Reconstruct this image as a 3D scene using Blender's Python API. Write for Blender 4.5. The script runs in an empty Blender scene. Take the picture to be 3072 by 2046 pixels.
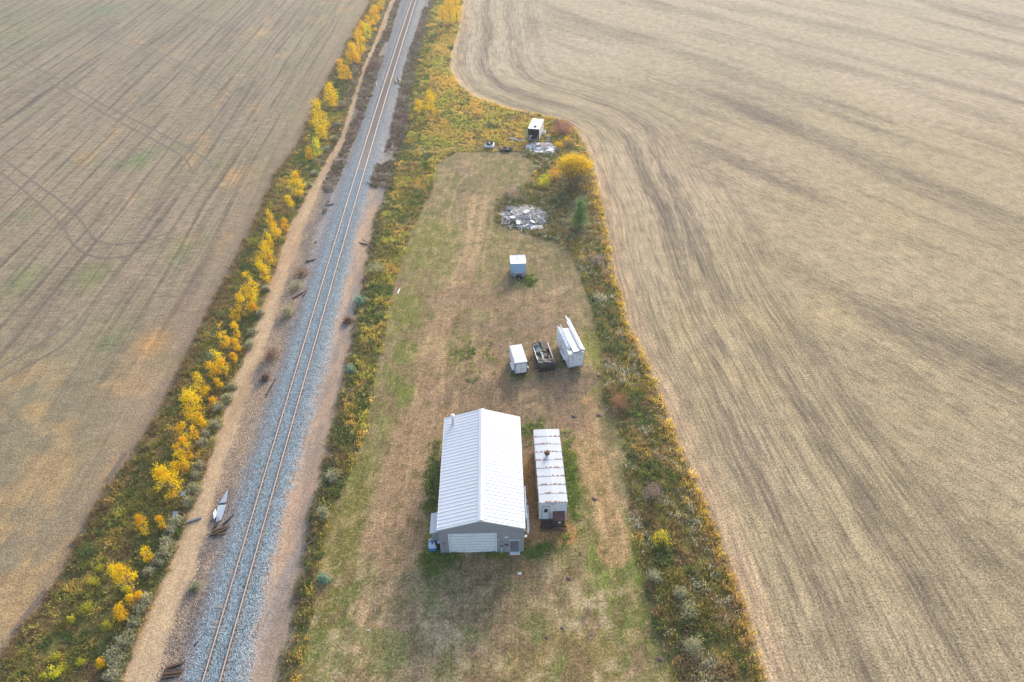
import bpy, bmesh, math, random
import numpy as np
from mathutils import Vector, Matrix

random.seed(7)
RNG = np.random.default_rng(11)
S = bpy.context.scene
C = S.collection
R = math.radians

# ------------------------------------------------------------------ camera
CAM_H, CAM_PITCH, FPX = 62.0, R(40), 2048.0
cam = bpy.data.cameras.new('camera'); co = bpy.data.objects.new('camera', cam); C.objects.link(co)
cam.sensor_width = 36; cam.lens = 24; cam.clip_start = .5; cam.clip_end = 9000
co.location = (0, 0, CAM_H); co.rotation_euler = (R(50), 0, 0)
S.camera = co
# ------------------------------------------------------------------ sky, sun, exposure
SUN_EL, SUN_AZ = R(21), R(20)          # azimuth measured from +Y towards +X
W = bpy.data.worlds.new('World'); S.world = W; W.use_nodes = True
wn = W.node_tree.nodes; wl = W.node_tree.links
sky = wn.new('ShaderNodeTexSky'); sky.sky_type = 'NISHITA'; sky.sun_disc = False
sky.sun_elevation = SUN_EL; sky.sun_rotation = SUN_AZ; sky.air_density = 1.0; sky.dust_density = 3.0
wl.new(sky.outputs[0], wn['Background'].inputs[0]); wn['Background'].inputs[1].default_value = .15
sun = bpy.data.lights.new('sun', 'SUN'); so = bpy.data.objects.new('sun', sun); C.objects.link(so)
sun.energy = 1.4; sun.angle = R(13); sun.color = (1, .93, .83)
d = Vector((math.sin(SUN_AZ) * math.cos(SUN_EL), math.cos(SUN_AZ) * math.cos(SUN_EL), math.sin(SUN_EL)))
so.rotation_euler = d.to_track_quat('Z', 'Y').to_euler(); so.location = (60, 200, 80)
S.view_settings.view_transform = 'Standard'; S.view_settings.look = 'None'
S.view_settings.exposure = 1.32; S.view_settings.gamma = 1
S.view_settings.use_curve_mapping = False

# ------------------------------------------------------------------ helpers
sT, cT = math.sin(CAM_PITCH), math.cos(CAM_PITCH)
def G(px, py, z=0.0):
    """photo pixel (3072 wide) -> ground point at height z"""
    u = (px - 1536) / FPX; v = (py - 1023) / FPX
    t = (CAM_H - z) / (sT + v * cT)
    return u * t, (cT - v * sT) * t
def PY(x, y, z):
    dz = z - CAM_H
    return 1023 - FPX * (y * sT + dz * cT) / (y * cT - dz * sT)
def height_at(x, y, py):
    lo, hi = 0, 30
    for _ in range(40):
        m = (lo + hi) / 2
        if PY(x, y, m) > py: lo = m
        else: hi = m
    return lo
K = 0.72
def lin(c):
    c = c / 255.0
    return c / 12.92 if c <= .04045 else ((c + .055) / 1.055) ** 2.4
def P8(r, g, b, k=K):
    return (lin(r) * k, lin(g) * k, lin(b) * k)

def hash2(ix, iy, seed):
    h = (ix * 374761393 + iy * 668265263 + seed * 974711) & 0xffffffff
    h = ((h ^ (h >> 13)) * 1274126177) & 0xffffffff
    return ((h ^ (h >> 16)) & 0xffff) / 65535.0
def vnoise(x, y, seed=0):
    x = np.asarray(x, float); y = np.asarray(y, float)
    ix = np.floor(x).astype(np.int64); iy = np.floor(y).astype(np.int64)
    fx = x - ix; fy = y - iy
    fx = fx * fx * (3 - 2 * fx); fy = fy * fy * (3 - 2 * fy)
    a = hash2(ix, iy, seed); b = hash2(ix + 1, iy, seed); c = hash2(ix, iy + 1, seed); e = hash2(ix + 1, iy + 1, seed)
    return (a * (1 - fx) + b * fx) * (1 - fy) + (c * (1 - fx) + e * fx) * fy
def fbm(x, y, seed=0, oct=4):
    r = 0; a = .5
    for i in range(oct):
        r = r + a * vnoise(x * 2 ** i + 13.7 * i, y * 2 ** i + 7.1 * i, seed + i); a *= .5
    return r / (1 - .5 ** oct)
def sstep(a, b, x):
    t = np.clip((x - a) / (b - a), 0, 1); return t * t * (3 - 2 * t)
def mix(a, b, w):
    w = np.asarray(w)[..., None]; return a * (1 - w) + b * w

def tag(o, label=None, cat=None, group=None, kind=None):
    if label: o['label'] = label
    if cat: o['category'] = cat
    if group: o['group'] = group
    if kind: o['kind'] = kind
    return o
def thing(name, label, cat, loc=(0, 0, 0), rz=0, group=None):
    o = bpy.data.objects.new(name, None); C.objects.link(o); o.empty_display_size = .3
    o.location = loc; o.rotation_euler = (0, 0, rz)
    return tag(o, label, cat, group)
def link(name, me, m=None, parent=None, loc=(0, 0, 0), rot=(0, 0, 0)):
    o = bpy.data.objects.new(name, me); C.objects.link(o)
    if m and not me.materials: me.materials.append(m)
    if parent: o.parent = parent
    o.location = loc; o.rotation_euler = rot
    return o
def fast_mesh(name, V, F, col=None, smooth=False, uv=None, uv2=None):
    V = np.ascontiguousarray(V, np.float32); F = np.ascontiguousarray(F, np.int32)
    me = bpy.data.meshes.new(name); n, k = F.shape
    me.vertices.add(len(V)); me.vertices.foreach_set('co', V.ravel())
    me.loops.add(n * k); me.loops.foreach_set('vertex_index', F.ravel())
    me.polygons.add(n); me.polygons.foreach_set('loop_start', np.arange(0, n * k, k, dtype=np.int32))
    if smooth: me.polygons.foreach_set('use_smooth', np.ones(n, bool))
    if col is not None:
        a = me.attributes.new('tint', 'FLOAT_COLOR', 'POINT')
        cc = np.ones((len(V), 4), np.float32); cc[:, :3] = col
        a.data.foreach_set('color', cc.ravel())
    if uv is not None:
        a = me.attributes.new('rowuv', 'FLOAT_VECTOR', 'POINT')
        a.data.foreach_set('vector', np.ascontiguousarray(uv, np.float32).ravel())
    if uv2 is not None:
        a = me.attributes.new('rowuv2', 'FLOAT_VECTOR', 'POINT')
        a.data.foreach_set('vector', np.ascontiguousarray(uv2, np.float32).ravel())
    me.update(calc_edges=True); me.validate()
    return me

class MB:
    """collects simple shapes into one mesh"""
    def __init__(s): s.v = []; s.f = []
    def quad_prism(s, pts_a, pts_b):
        n = len(pts_a); b = len(s.v); s.v += [tuple(p) for p in pts_a] + [tuple(p) for p in pts_b]
        s.f.append(tuple(b + i for i in reversed(range(n)))); s.f.append(tuple(b + n + i for i in range(n)))
        for i in range(n):
            j = (i + 1) % n; s.f.append((b + i, b + j, b + n + j, b + n + i))
        return s
    def box(s, x0, x1, y0, y1, z0, z1):
        return s.quad_prism([(x0, y0, z0), (x1, y0, z0), (x1, y1, z0), (x0, y1, z0)],
                            [(x0, y0, z1), (x1, y0, z1), (x1, y1, z1), (x0, y1, z1)])
    def bar(s, a, b, w, h, up=(0, 0, 1)):
        a = Vector(a); b = Vector(b); t = (b - a).normalized(); u = Vector(up)
        if abs(t.dot(u)) > .95: u = Vector((0, 1, 0))
        r = t.cross(u).normalized() * (w / 2); q = r.cross(t).normalized() * (h / 2)
        return s.quad_prism([a - r - q, a + r - q, a + r + q, a - r + q], [b - r - q, b + r - q, b + r + q, b - r + q])
    def tube(s, pts, rads, n=8):
        rings = []
        for i, p in enumerate(pts):
            p = Vector(p)
            t = (Vector(pts[min(i + 1, len(pts) - 1)]) - Vector(pts[max(i - 1, 0)])).normalized()
            u = Vector((0, 0, 1)) if abs(t.z) < .9 else Vector((1, 0, 0))
            a = t.cross(u).normalized(); b = t.cross(a)
            base = len(s.v)
            for k in range(n):
                w = 2 * math.pi * k / n
                s.v.append(tuple(p + (a * math.cos(w) + b * math.sin(w)) * rads[i]))
            rings.append(base)
        for i in range(len(rings) - 1):
            for k in range(n):
                j = (k + 1) % n
                s.f.append((rings[i] + k, rings[i] + j, rings[i + 1] + j, rings[i + 1] + k))
        s.f.append(tuple(rings[0] + k for k in reversed(range(n)))); s.f.append(tuple(rings[-1] + k for k in range(n)))
        return s
    def lathe(s, prof, c=(0, 0, 0), axis='z', n=16):
        base = len(s.v)
        for r, h in prof:
            for k in range(n):
                w = 2 * math.pi * k / n
                if axis == 'z': s.v.append((c[0] + r * math.cos(w), c[1] + r * math.sin(w), c[2] + h))
                else: s.v.append((c[0] + h, c[1] + r * math.cos(w), c[2] + r * math.sin(w)))
        m = len(prof)
        for i in range(m - 1):
            for k in range(n):
                j = (k + 1) % n
                s.f.append((base + i * n + k, base + i * n + j, base + (i + 1) * n + j, base + (i + 1) * n + k))
        s.f.append(tuple(base + k for k in reversed(range(n)))); s.f.append(tuple(base + (m - 1) * n + k for k in range(n)))
        return s
    def mesh(s, name, bevel=0):
        me = bpy.data.meshes.new(name); me.from_pydata(s.v, [], s.f)
        bm = bmesh.new(); bm.from_mesh(me)
        bmesh.ops.recalc_face_normals(bm, faces=bm.faces)
        if bevel: bmesh.ops.bevel(bm, geom=list(bm.edges), offset=bevel, segments=2, affect='EDGES')
        bm.to_mesh(me); bm.free(); return me
    def build(s, name, m, parent=None, loc=(0, 0, 0), rot=(0, 0, 0), bevel=0):
        return link(name, s.mesh(name, bevel), m, parent, loc, rot)

# ------------------------------------------------------------------ materials
def newmat(name):
    m = bpy.data.materials.new(name); m.use_nodes = True
    nt = m.node_tree; return m, nt, nt.nodes, nt.links, nt.nodes['Principled BSDF']
def node(N, t, **kw):
    n = N.new(t)
    for k, v in kw.items(): setattr(n, k, v)
    return n
def noise_val(nt, vec, scale, detail=4, rough=.6, lo=.8, hi=1.2, fmin=.3, fmax=.7):
    N, L = nt.nodes, nt.links
    n = N.new('ShaderNodeTexNoise'); n.inputs['Scale'].default_value = scale; n.inputs['Detail'].default_value = detail
    n.inputs['Roughness'].default_value = rough
    if vec is not None: L.new(vec, n.inputs['Vector'])
    r = N.new('ShaderNodeMapRange'); r.inputs['From Min'].default_value = fmin; r.inputs['From Max'].default_value = fmax
    r.inputs['To Min'].default_value = lo; r.inputs['To Max'].default_value = hi
    L.new(n.outputs['Fac'], r.inputs['Value'])
    return r.outputs[0], n.outputs['Fac']
def mul(nt, a, b):
    m = nt.nodes.new('ShaderNodeMath'); m.operation = 'MULTIPLY'; nt.links.new(a, m.inputs[0])
    if isinstance(b, (int, float)): m.inputs[1].default_value = b
    else: nt.links.new(b, m.inputs[1])
    return m.outputs[0]
def scale_color(nt, col, fac):
    v = nt.nodes.new('ShaderNodeVectorMath'); v.operation = 'SCALE'
    if isinstance(col, tuple): v.inputs[0].default_value = col
    else: nt.links.new(col, v.inputs[0])
    nt.links.new(fac, v.inputs['Scale']); return v.outputs[0]
def mapping(nt, vec, scale):
    v = nt.nodes.new('ShaderNodeVectorMath'); v.operation = 'MULTIPLY'; nt.links.new(vec, v.inputs[0]); v.inputs[1].default_value = scale
    return v.outputs[0]
def bump(nt, h, strength, dist):
    b = nt.nodes.new('ShaderNodeBump'); b.inputs['Strength'].default_value = strength; b.inputs['Distance'].default_value = dist
    nt.links.new(h, b.inputs['Height']); return b.outputs[0]

def plain(name, col, rough=.6, metal=0, var=.12, scale=3.0, dirt=None, dirt_amt=.5, spec=.5, bmp=0):
    m, nt, N, L, B = newmat(name)
    tc = N.new('ShaderNodeTexCoord').outputs['Object']
    f, raw = noise_val(nt, tc, scale, 5, .65, 1 - var, 1 + var)
    c = scale_color(nt, col, f)
    if dirt:
        g, _ = noise_val(nt, tc, scale * .6 + .7, 6, .7, 0, dirt_amt, .5, .72)
        x = N.new('ShaderNodeMix'); x.data_type = 'RGBA'; L.new(g, x.inputs['Factor']); L.new(c, x.inputs[6]); x.inputs[7].default_value = (*dirt, 1)
        c = x.outputs[2]
    L.new(c, B.inputs['Base Color']); B.inputs['Roughness'].default_value = rough; B.inputs['Metallic'].default_value = metal
    B.inputs['Specular IOR Level'].default_value = spec
    if bmp: L.new(bump(nt, raw, bmp, .03), B.inputs['Normal'])
    return m

def ground_mat(name, fine=(7, .68, 1.36), mid=(1.1, .84, 1.18), bmp=.5, rows=None, stones=False, hue=None, lines=None):
    m, nt, N, L, B = newmat(name)
    at = N.new('ShaderNodeAttribute'); at.attribute_name = 'tint'
    tc = N.new('ShaderNodeTexCoord').outputs['Object']
    f1, raw = noise_val(nt, tc, fine[0], 3, .7, fine[1], fine[2])
    f2, _ = noise_val(nt, tc, mid[0], 6, .7, mid[1], mid[2])
    f3, _ = noise_val(nt, tc, fine[0] * .37, 4, .7, .86, 1.15)
    f = mul(nt, mul(nt, f1, f2), f3); h = raw
    for (vs, lo_, hi_) in (lines or ()):
        lf, _ = noise_val(nt, mapping(nt, tc, vs), 1, 4, .65, lo_, hi_); f = mul(nt, f, lf)
    col = at.outputs['Color']
    for (cc, sc_, amt, a_, b_) in (hue or ()):
        hf, _ = noise_val(nt, tc, sc_, 4, .75, 0, amt, a_, b_)
        hx = N.new('ShaderNodeMix'); hx.data_type = 'RGBA'; L.new(hf, hx.inputs['Factor']); L.new(col, hx.inputs[6]); hx.inputs[7].default_value = (*cc, 1); col = hx.outputs[2]
    if stones:
        v = N.new('ShaderNodeTexVoronoi'); v.inputs['Scale'].default_value = 10; L.new(tc, v.inputs['Vector'])
        sx = N.new('ShaderNodeSeparateColor'); L.new(v.outputs['Color'], sx.inputs[0])
        r = N.new('ShaderNodeMapRange'); r.inputs['To Min'].default_value = .45; r.inputs['To Max'].default_value = 1.6
        L.new(sx.outputs[0], r.inputs['Value']); f = mul(nt, f, r.outputs[0])
        # a few warm stones among the grey ones
        r2 = N.new('ShaderNodeMapRange'); r2.inputs['From Min'].default_value = .75; r2.inputs['From Max'].default_value = .95
        r2.inputs['To Max'].default_value = .5
        L.new(sx.outputs[1], r2.inputs['Value'])
        x = N.new('ShaderNodeMix'); x.data_type = 'RGBA'; L.new(r2.outputs[0], x.inputs['Factor']); L.new(col, x.inputs[6]); x.inputs[7].default_value = (.24, .17, .12, 1)
        col = x.outputs[2]
        h = v.outputs['Distance']
    if rows:
        ru = N.new('ShaderNodeAttribute'); ru.attribute_name = 'rowuv'
        sp = N.new('ShaderNodeSeparateXYZ'); L.new(ru.outputs['Vector'], sp.inputs[0])
        acc = None
        for (su, sv, det, lo, hi, a, b) in rows['streaks']:
            n, _ = noise_val(nt, mapping(nt, ru.outputs['Vector'], (su, sv, 0)), 1, det, .55, lo, hi, a, b)
            acc = n if acc is None else mul(nt, acc, n)
        if rows.get('wave'):
            per, lo_ = rows['wave'][:2]; w0 = rows['wave'][2] if len(rows['wave']) > 2 else 0
            jn, _ = noise_val(nt, mapping(nt, ru.outputs['Vector'], (.12, .012, 0)), 1, 2, .5, -1.6, 1.6, .25, .75)
            ad = N.new('ShaderNodeMath'); ad.operation = 'ADD'; L.new(sp.outputs[0], ad.inputs[0]); L.new(jn, ad.inputs[1])
            sn = N.new('ShaderNodeMath'); sn.operation = 'SINE'; L.new(mul(nt, ad.outputs[0], 2 * math.pi / per), sn.inputs[0])
            ln = N.new('ShaderNodeMapRange'); ln.inputs['From Min'].default_value = .72 - w0; ln.inputs['From Max'].default_value = .97; L.new(sn.outputs[0], ln.inputs['Value'])
            am, _ = noise_val(nt, mapping(nt, ru.outputs['Vector'], (.3, .035, 0)), 1, 3, .6, .12, 1.0, .34, .6)
            da = mul(nt, mul(nt, ln.outputs[0], am), lo_)
            om = N.new('ShaderNodeMath'); om.operation = 'SUBTRACT'; om.inputs[0].default_value = 1; L.new(da, om.inputs[1]); acc = mul(nt, acc, om.outputs[0])
        if rows.get('second'):
            r2_ = N.new('ShaderNodeAttribute'); r2_.attribute_name = 'rowuv2'; s2 = N.new('ShaderNodeSeparateXYZ'); L.new(r2_.outputs['Vector'], s2.inputs[0]); acc2 = None
            for (su, sv, det, lo, hi, a, b) in rows['second']:
                n, _ = noise_val(nt, mapping(nt, r2_.outputs['Vector'], (su, sv, 0)), 1, det, .55, lo, hi, a, b)
                acc2 = n if acc2 is None else mul(nt, acc2, n)
            mx = N.new('ShaderNodeMix'); mx.data_type = 'FLOAT'; L.new(s2.outputs[2], mx.inputs['Factor']); L.new(acc, mx.inputs[2]); L.new(acc2, mx.inputs[3]); acc = mx.outputs[0]
        # strength of the rows stored in rowuv.z
        x = N.new('ShaderNodeMix'); x.data_type = 'FLOAT'; L.new(sp.outputs[2], x.inputs['Factor']); x.inputs[2].default_value = 1; L.new(acc, x.inputs[3])
        # darker rows drift to bare grey soil
        inv = N.new('ShaderNodeMapRange'); inv.inputs['From Min'].default_value = 1.05; inv.inputs['From Max'].default_value = .55
        inv.inputs['To Max'].default_value = .75; L.new(x.outputs[0], inv.inputs['Value'])
        c2 = N.new('ShaderNodeMix'); c2.data_type = 'RGBA'; L.new(inv.outputs[0], c2.inputs['Factor']); L.new(col, c2.inputs[6]); c2.inputs[7].default_value = (*rows['soil'], 1)
        col = c2.outputs[2]
        xs = N.new('ShaderNodeMix'); xs.data_type = 'FLOAT'; xs.inputs['Factor'].default_value = .55; xs.inputs[2].default_value = 1; L.new(x.outputs[0], xs.inputs[3])
        f = mul(nt, f, xs.outputs[0])
    c = scale_color(nt, col, f)
    L.new(c, B.inputs['Base Color']); B.inputs['Roughness'].default_value = .95; B.inputs['Specular IOR Level'].default_value = .15
    L.new(bump(nt, h, bmp, .08), B.inputs['Normal'])
    return m

def leaf_mat(name, trans=.35):
    m, nt, N, L, B = newmat(name)
    at = N.new('ShaderNodeAttribute'); at.attribute_name = 'tint'
    L.new(at.outputs['Color'], B.inputs['Base Color']); B.inputs['Roughness'].default_value = .8; B.inputs['Specular IOR Level'].default_value = .2
    t = N.new('ShaderNodeBsdfTranslucent'); L.new(at.outputs['Color'], t.inputs['Color'])
    x = N.new('ShaderNodeMixShader'); x.inputs[0].default_value = trans
    L.new(B.outputs[0], x.inputs[1]); L.new(t.outputs[0], x.inputs[2]); L.new(x.outputs[0], N['Material Output'].inputs['Surface'])
    return m

M = dict(
    stubble_left=ground_mat('stubble_left', (5, .46, 1.56), (.5, .82, 1.2), .7, dict(soil=P8(110, 98, 90), streaks=[
        (.5, .02, 2, 1.03, .84, .5, .7), (.12, .02, 3, 1.06, .86, .35, .7), (2.4, .05, 2, .82, 1.18, .3, .7), (.55, 1.9, 2, .8, 1.2, .3, .7)], wave=(3.9, .34))),
    stubble_right=ground_mat('stubble_right', (5, .34, 1.7), (.4, .82, 1.2), .8, dict(soil=P8(104, 92, 84), streaks=[
        (.16, .014, 4, 1.06, .70, .48, .74), (.9, .012, 2, 1.05, .88, .4, .68), (2.6, .16, 2, .74, 1.24, .3, .7)],
        wave=(7.5, .26, 1.2), second=[(.09, .016, 4, 1.05, .60, .47, .74), (.8, .010, 2, 1.04, .93, .4, .68), (2.2, .5, 2, .8, 1.2, .3, .7)])),
    verge=ground_mat('verge_soil', (6, .5, 1.5), hue=[(P8(176, 146, 100), 2.2, .5, .5, .68)]),
    yard=ground_mat('mown_grass', (5, .36, 1.66), (1.5, .76, 1.26), lines=[((2.2, .22, 1), .84, 1.16), ((.9, .07, 1), .9, 1.1)], hue=[(P8(194, 172, 130), 3.1, .5, .5, .66), (P8(100, 106, 50), 1.9, .5, .5, .66), (P8(92, 80, 58), 4.5, .5, .58, .7)]),
    dirt=ground_mat('dirt', (6, .55, 1.46), (.9, .86, 1.14), .6, lines=[((2.6, .2, 1), .9, 1.1)], hue=[(P8(214, 190, 160), 5, .4, .55, .7)]), ballast=ground_mat('ballast', (5, .8, 1.2), (.8, .9, 1.1), 1.0, stones=True),
    leaf=leaf_mat('leaf', .5), weed=leaf_mat('weed_leaf', .5),
    bark=plain('bark', (.16, .13, .10), .9, 0, .25, 6), rail=plain('rail_steel', P8(206, 190, 178), .45, .1, .1, 2),
    rust_rail=plain('rail_rust', P8(138, 106, 88), .85, 0, .2, 4), sleeper=plain('sleeper_wood', P8(176, 162, 150), .95, 0, .3, 3, P8(130, 116, 106), .6),
    tie=plain('old_tie', P8(98, 74, 56), .95, 0, .35, 2.5, P8(150, 122, 96), .6, bmp=.6),
    tie_dark=plain('dark_tie', P8(72, 60, 54), .95, 0, .3, 3, bmp=.5),
    pale_wood=plain('pale_wood', P8(190, 176, 150), .85, 0, .15, 3),
    plate=plain('tie_plate', P8(92, 66, 54), .9, 0, .3, 6),
    roof=plain('white_roof_steel', (.61, .63, .66), .45, 0, .05, .45, (.52, .52, .51), .35, .4),
    siding=plain('grey_siding', P8(166, 165, 168, .9), .5, 0, .06, 1.2, P8(120, 116, 112), .3),
    trim=plain('white_trim', (.78, .78, .77), .45, 0, .03, 2), ohdoor=plain('door_white', P8(238, 236, 232, .98), .5, 0, .04, 1.2, P8(206, 198, 188), .3),
    steel_door=plain('grey_steel_door', P8(128, 126, 132), .45, 0, .08, 2), gal=plain('galvanised', (.5, .52, .54), .4, .6, .1, 4),
    dark=plain('dark_gap', (.02, .02, .022), .8, 0, .1, 3), black=plain('black_paint', (.012, .012, .014), .45, 0, .2, 4, (.04, .034, .03), .4, .35),
    rubber=plain('rubber', (.022, .022, .024), .85, 0, .2, 6), chrome=plain('bright_wheel', (.62, .63, .62), .3, .7, .08, 5),
    tarp=plain('black_tarp', (.012, .012, .015), .5, 0, .4, 3, (.05, .044, .042), .5, .4), glass=plain('window_glass', (.03, .035, .04), .08, 0, .1, 2),
    white=plain('white_panel', (.74, .75, .77), .42, 0, .03, 1.5, (.5, .48, .45), .3), white_dirty=plain('dirty_white', (.62, .64, .66), .6, 0, .08, 2, (.4, .38, .34), .5),
    alu=plain('aluminium', (.66, .66, .64), .35, .35, .08, 3), blue=plain('blue_plastic', P8(70, 150, 215), .4, 0, .08, 4),
    pale_blue=plain('pale_blue', P8(200, 218, 235, .85), .4, 0, .05, 4), decal=plain('blue_decal', (.05, .07, .2), .5, 0, .1, 5),
    red_text=plain('red_decal', P8(170, 110, 110), .6, 0, .1, 5), sign=plain('red_brown_sign', P8(140, 62, 44), .6, 0, .15, 8),
    brown=plain('brown_lid', P8(112, 78, 68), .7, 0, .2, 3), dkbrown=plain('dark_brown', P8(66, 56, 50), .8, 0, .25, 3),
    timber=plain('brown_timber', P8(118, 84, 64), .9, 0, .3, 3), teal=plain('teal_sheet', P8(150, 176, 182), .4, 0, .15, 2, P8(100, 110, 110), .5),
    ply=plain('plywood', P8(150, 132, 110), .9, 0, .15, 2), skyblue=plain('blue_grey_gel', P8(164, 190, 206), .4, 0, .04, 2),
    greylav=plain('lavender_grey', P8(160, 160, 172), .45, 0, .05, 2, P8(120, 118, 120), .3), rust=plain('rust', P8(150, 92, 48), .95, 0, .3, 5),
    lumberA=plain('weathered_lumber', P8(192, 190, 190), .9, 0, .25, 2), lumberB=plain('warm_lumber', P8(210, 194, 180), .9, 0, .2, 2),
    lumberC=plain('dark_lumber', P8(142, 142, 146), .9, 0, .25, 2), sheet=plain('sheet_metal', P8(190, 204, 218), .35, .25, .12, 2, P8(120, 132, 146), .6),
    mound=plain('dark_soil', P8(112, 94, 82), .98, 0, .3, 6, bmp=.8), track=plain('tyre_track_soil', P8(130, 116, 100), .98, 0, .25, 2.5),
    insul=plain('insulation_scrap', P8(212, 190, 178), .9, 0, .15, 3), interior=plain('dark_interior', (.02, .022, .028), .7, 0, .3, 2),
)

# ------------------------------------------------------------------ region boundaries, functions of Y
def curve(pts, z=0):
    a = sorted([G(x, y, z)[::-1] for x, y in pts]); Y = np.array([p[0] for p in a]); X = np.array([p[1] for p in a])
    return Y, X
def bfun(pts, wob=.25, seed=0, z=0):
    Y, X = curve(pts, z)
    def f(y):
        y = np.asarray(y, float)
        r = np.interp(y, Y, X)
        # smooth a little
        for dy in (1.5, 3.0): r = r + np.interp(y + dy, Y, X) + np.interp(y - dy, Y, X)
        r = r / 5
        # carry on straight past the frame
        sl = (X[-1] - X[-5]) / (Y[-1] - Y[-5]); r = np.where(y > Y[-1], X[-1] + sl * (y - Y[-1]), r)
        sl0 = (X[3] - X[0]) / (Y[3] - Y[0]); r = np.where(y < Y[0], X[0] + sl0 * (y - Y[0]), r)
        return r + wob * 2 * (fbm(y * .35, y * 0 + seed, seed, 3) - .5)
    return f
tY, tX = curve([(636, 2046), (818, 1400), (908, 1100), (1055.7, 600), (1110, 420), (1242, 0)], .62)
tpoly = np.polyfit(tY, tX, 2)
def track_x(y): return np.polyval(tpoly, y)
b_fl = bfun([(-40, 2046), (57, 1900), (143, 1800), (191, 1700), (248, 1600), (300, 1500), (405, 1364), (470, 1250), (546, 1100), (644, 900), (757, 682), (818, 540), (900, 420), (952, 300), (1006, 200), (1060, 100), (1114, 0)], .35, 1)
b_rl = bfun([(361, 2046), (409, 1900), (509, 1700), (565, 1550), (620, 1400), (679, 1200), (757, 1000), (826, 800), (866, 682), (911, 600), (1014, 420), (1085, 200), (1130, 100), (1168, 0)], .2, 2)
b_rr = bfun([(468, 2046), (500, 1900), (596, 1700), (626, 1550), (670, 1400), (735, 1200), (809, 1000), (874, 800), (913, 682), (946, 600), (1034, 420), (1101, 200), (1149, 100), (1186, 0)], .2, 3)
b_bl = bfun([(548, 2046), (640, 1700), (735, 1400), (838, 1100), (902, 900), (956, 682), (982, 600), (1058, 420), (1136, 200), (1196, 0)], .25, 4)
b_br = bfun([(757, 2046), (814, 1700), (896, 1400), (984, 1100), (1029, 900), (1072, 682), (1099, 600), (1175, 420), (1222, 200), (1286, 0)], .2, 5)
b_vl = bfun([(840, 2046), (874, 1900), (909, 1700), (931, 1550), (974, 1400), (1015, 1200), (1042, 1100), (1064, 1000), (1077, 900), (1102, 800), (1118, 682), (1150, 600), (1203, 420), (1242, 200), (1292, 0)], .3, 6)
b_yl = bfun([(905, 2046), (933, 1827), (966, 1631), (1031, 1435), (1080, 1364), (1111, 1200), (1128, 1100), (1154, 1000), (1172, 900), (1198, 800), (1228, 700), (1281, 600), (1302, 540), (1302, 510), (1306, 490), (1318, 474), (1345, 463), (1400, 457), (1410, 450)], .25, 7)
b_yr = bfun([(2016, 2046), (1981, 1900), (1950, 1800), (1920, 1700), (1903, 1600), (1894, 1500), (1874, 1364), (1872, 1300), (1812, 1215), (1807, 1100), (1802, 1000), (1772, 900), (1737, 800), (1720, 750), (1624, 708), (1500, 690), (1486, 640), (1488, 590), (1510, 572), (1600, 560), (1604, 500), (1600, 475), (1546, 460), (1540, 450)], .25, 8)
b_fr = bfun([(2293, 2046), (2257, 1900), (2221, 1800), (2188, 1700), (2152, 1600), (2107, 1500), (2050, 1364), (2020, 1300), (1985, 1200), (1946, 1100), (1890, 1000), (1863, 900), (1837, 800), (1818, 682), (1807, 620), (1790, 560), (1772, 500), (1759, 450), (1737, 400), (1711, 370), (1655, 350), (1572, 340), (1463, 310), (1402, 280), (1363, 240), (1348, 200), (1355, 150), (1372, 100), (1389, 0)], .25, 9)
Y_TOP = G(1400, 456)[1]
def bounds(y):
    y = np.asarray(y, float)
    fr = b_fr(y); yl = b_yl(y); yr = b_yr(y)
    w = y > Y_TOP
    yl = np.where(w, fr, np.minimum(yl, fr)); yr = np.where(w, fr, np.clip(yr, yl, fr))
    return [b_fl(y), b_rl(y), b_rr(y), b_bl(y), b_br(y), b_vl(y), yl, yr, fr]

def ground_z(x, y):
    dx = np.abs(x - track_x(y))
    bal = .55 * (1 - sstep(1.75, 4.0, dx))
    rough = (fbm(x * .5, y * .5, 40) - .5)
    return bal + .10 * rough * sstep(3.6, 7, dx)

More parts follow.
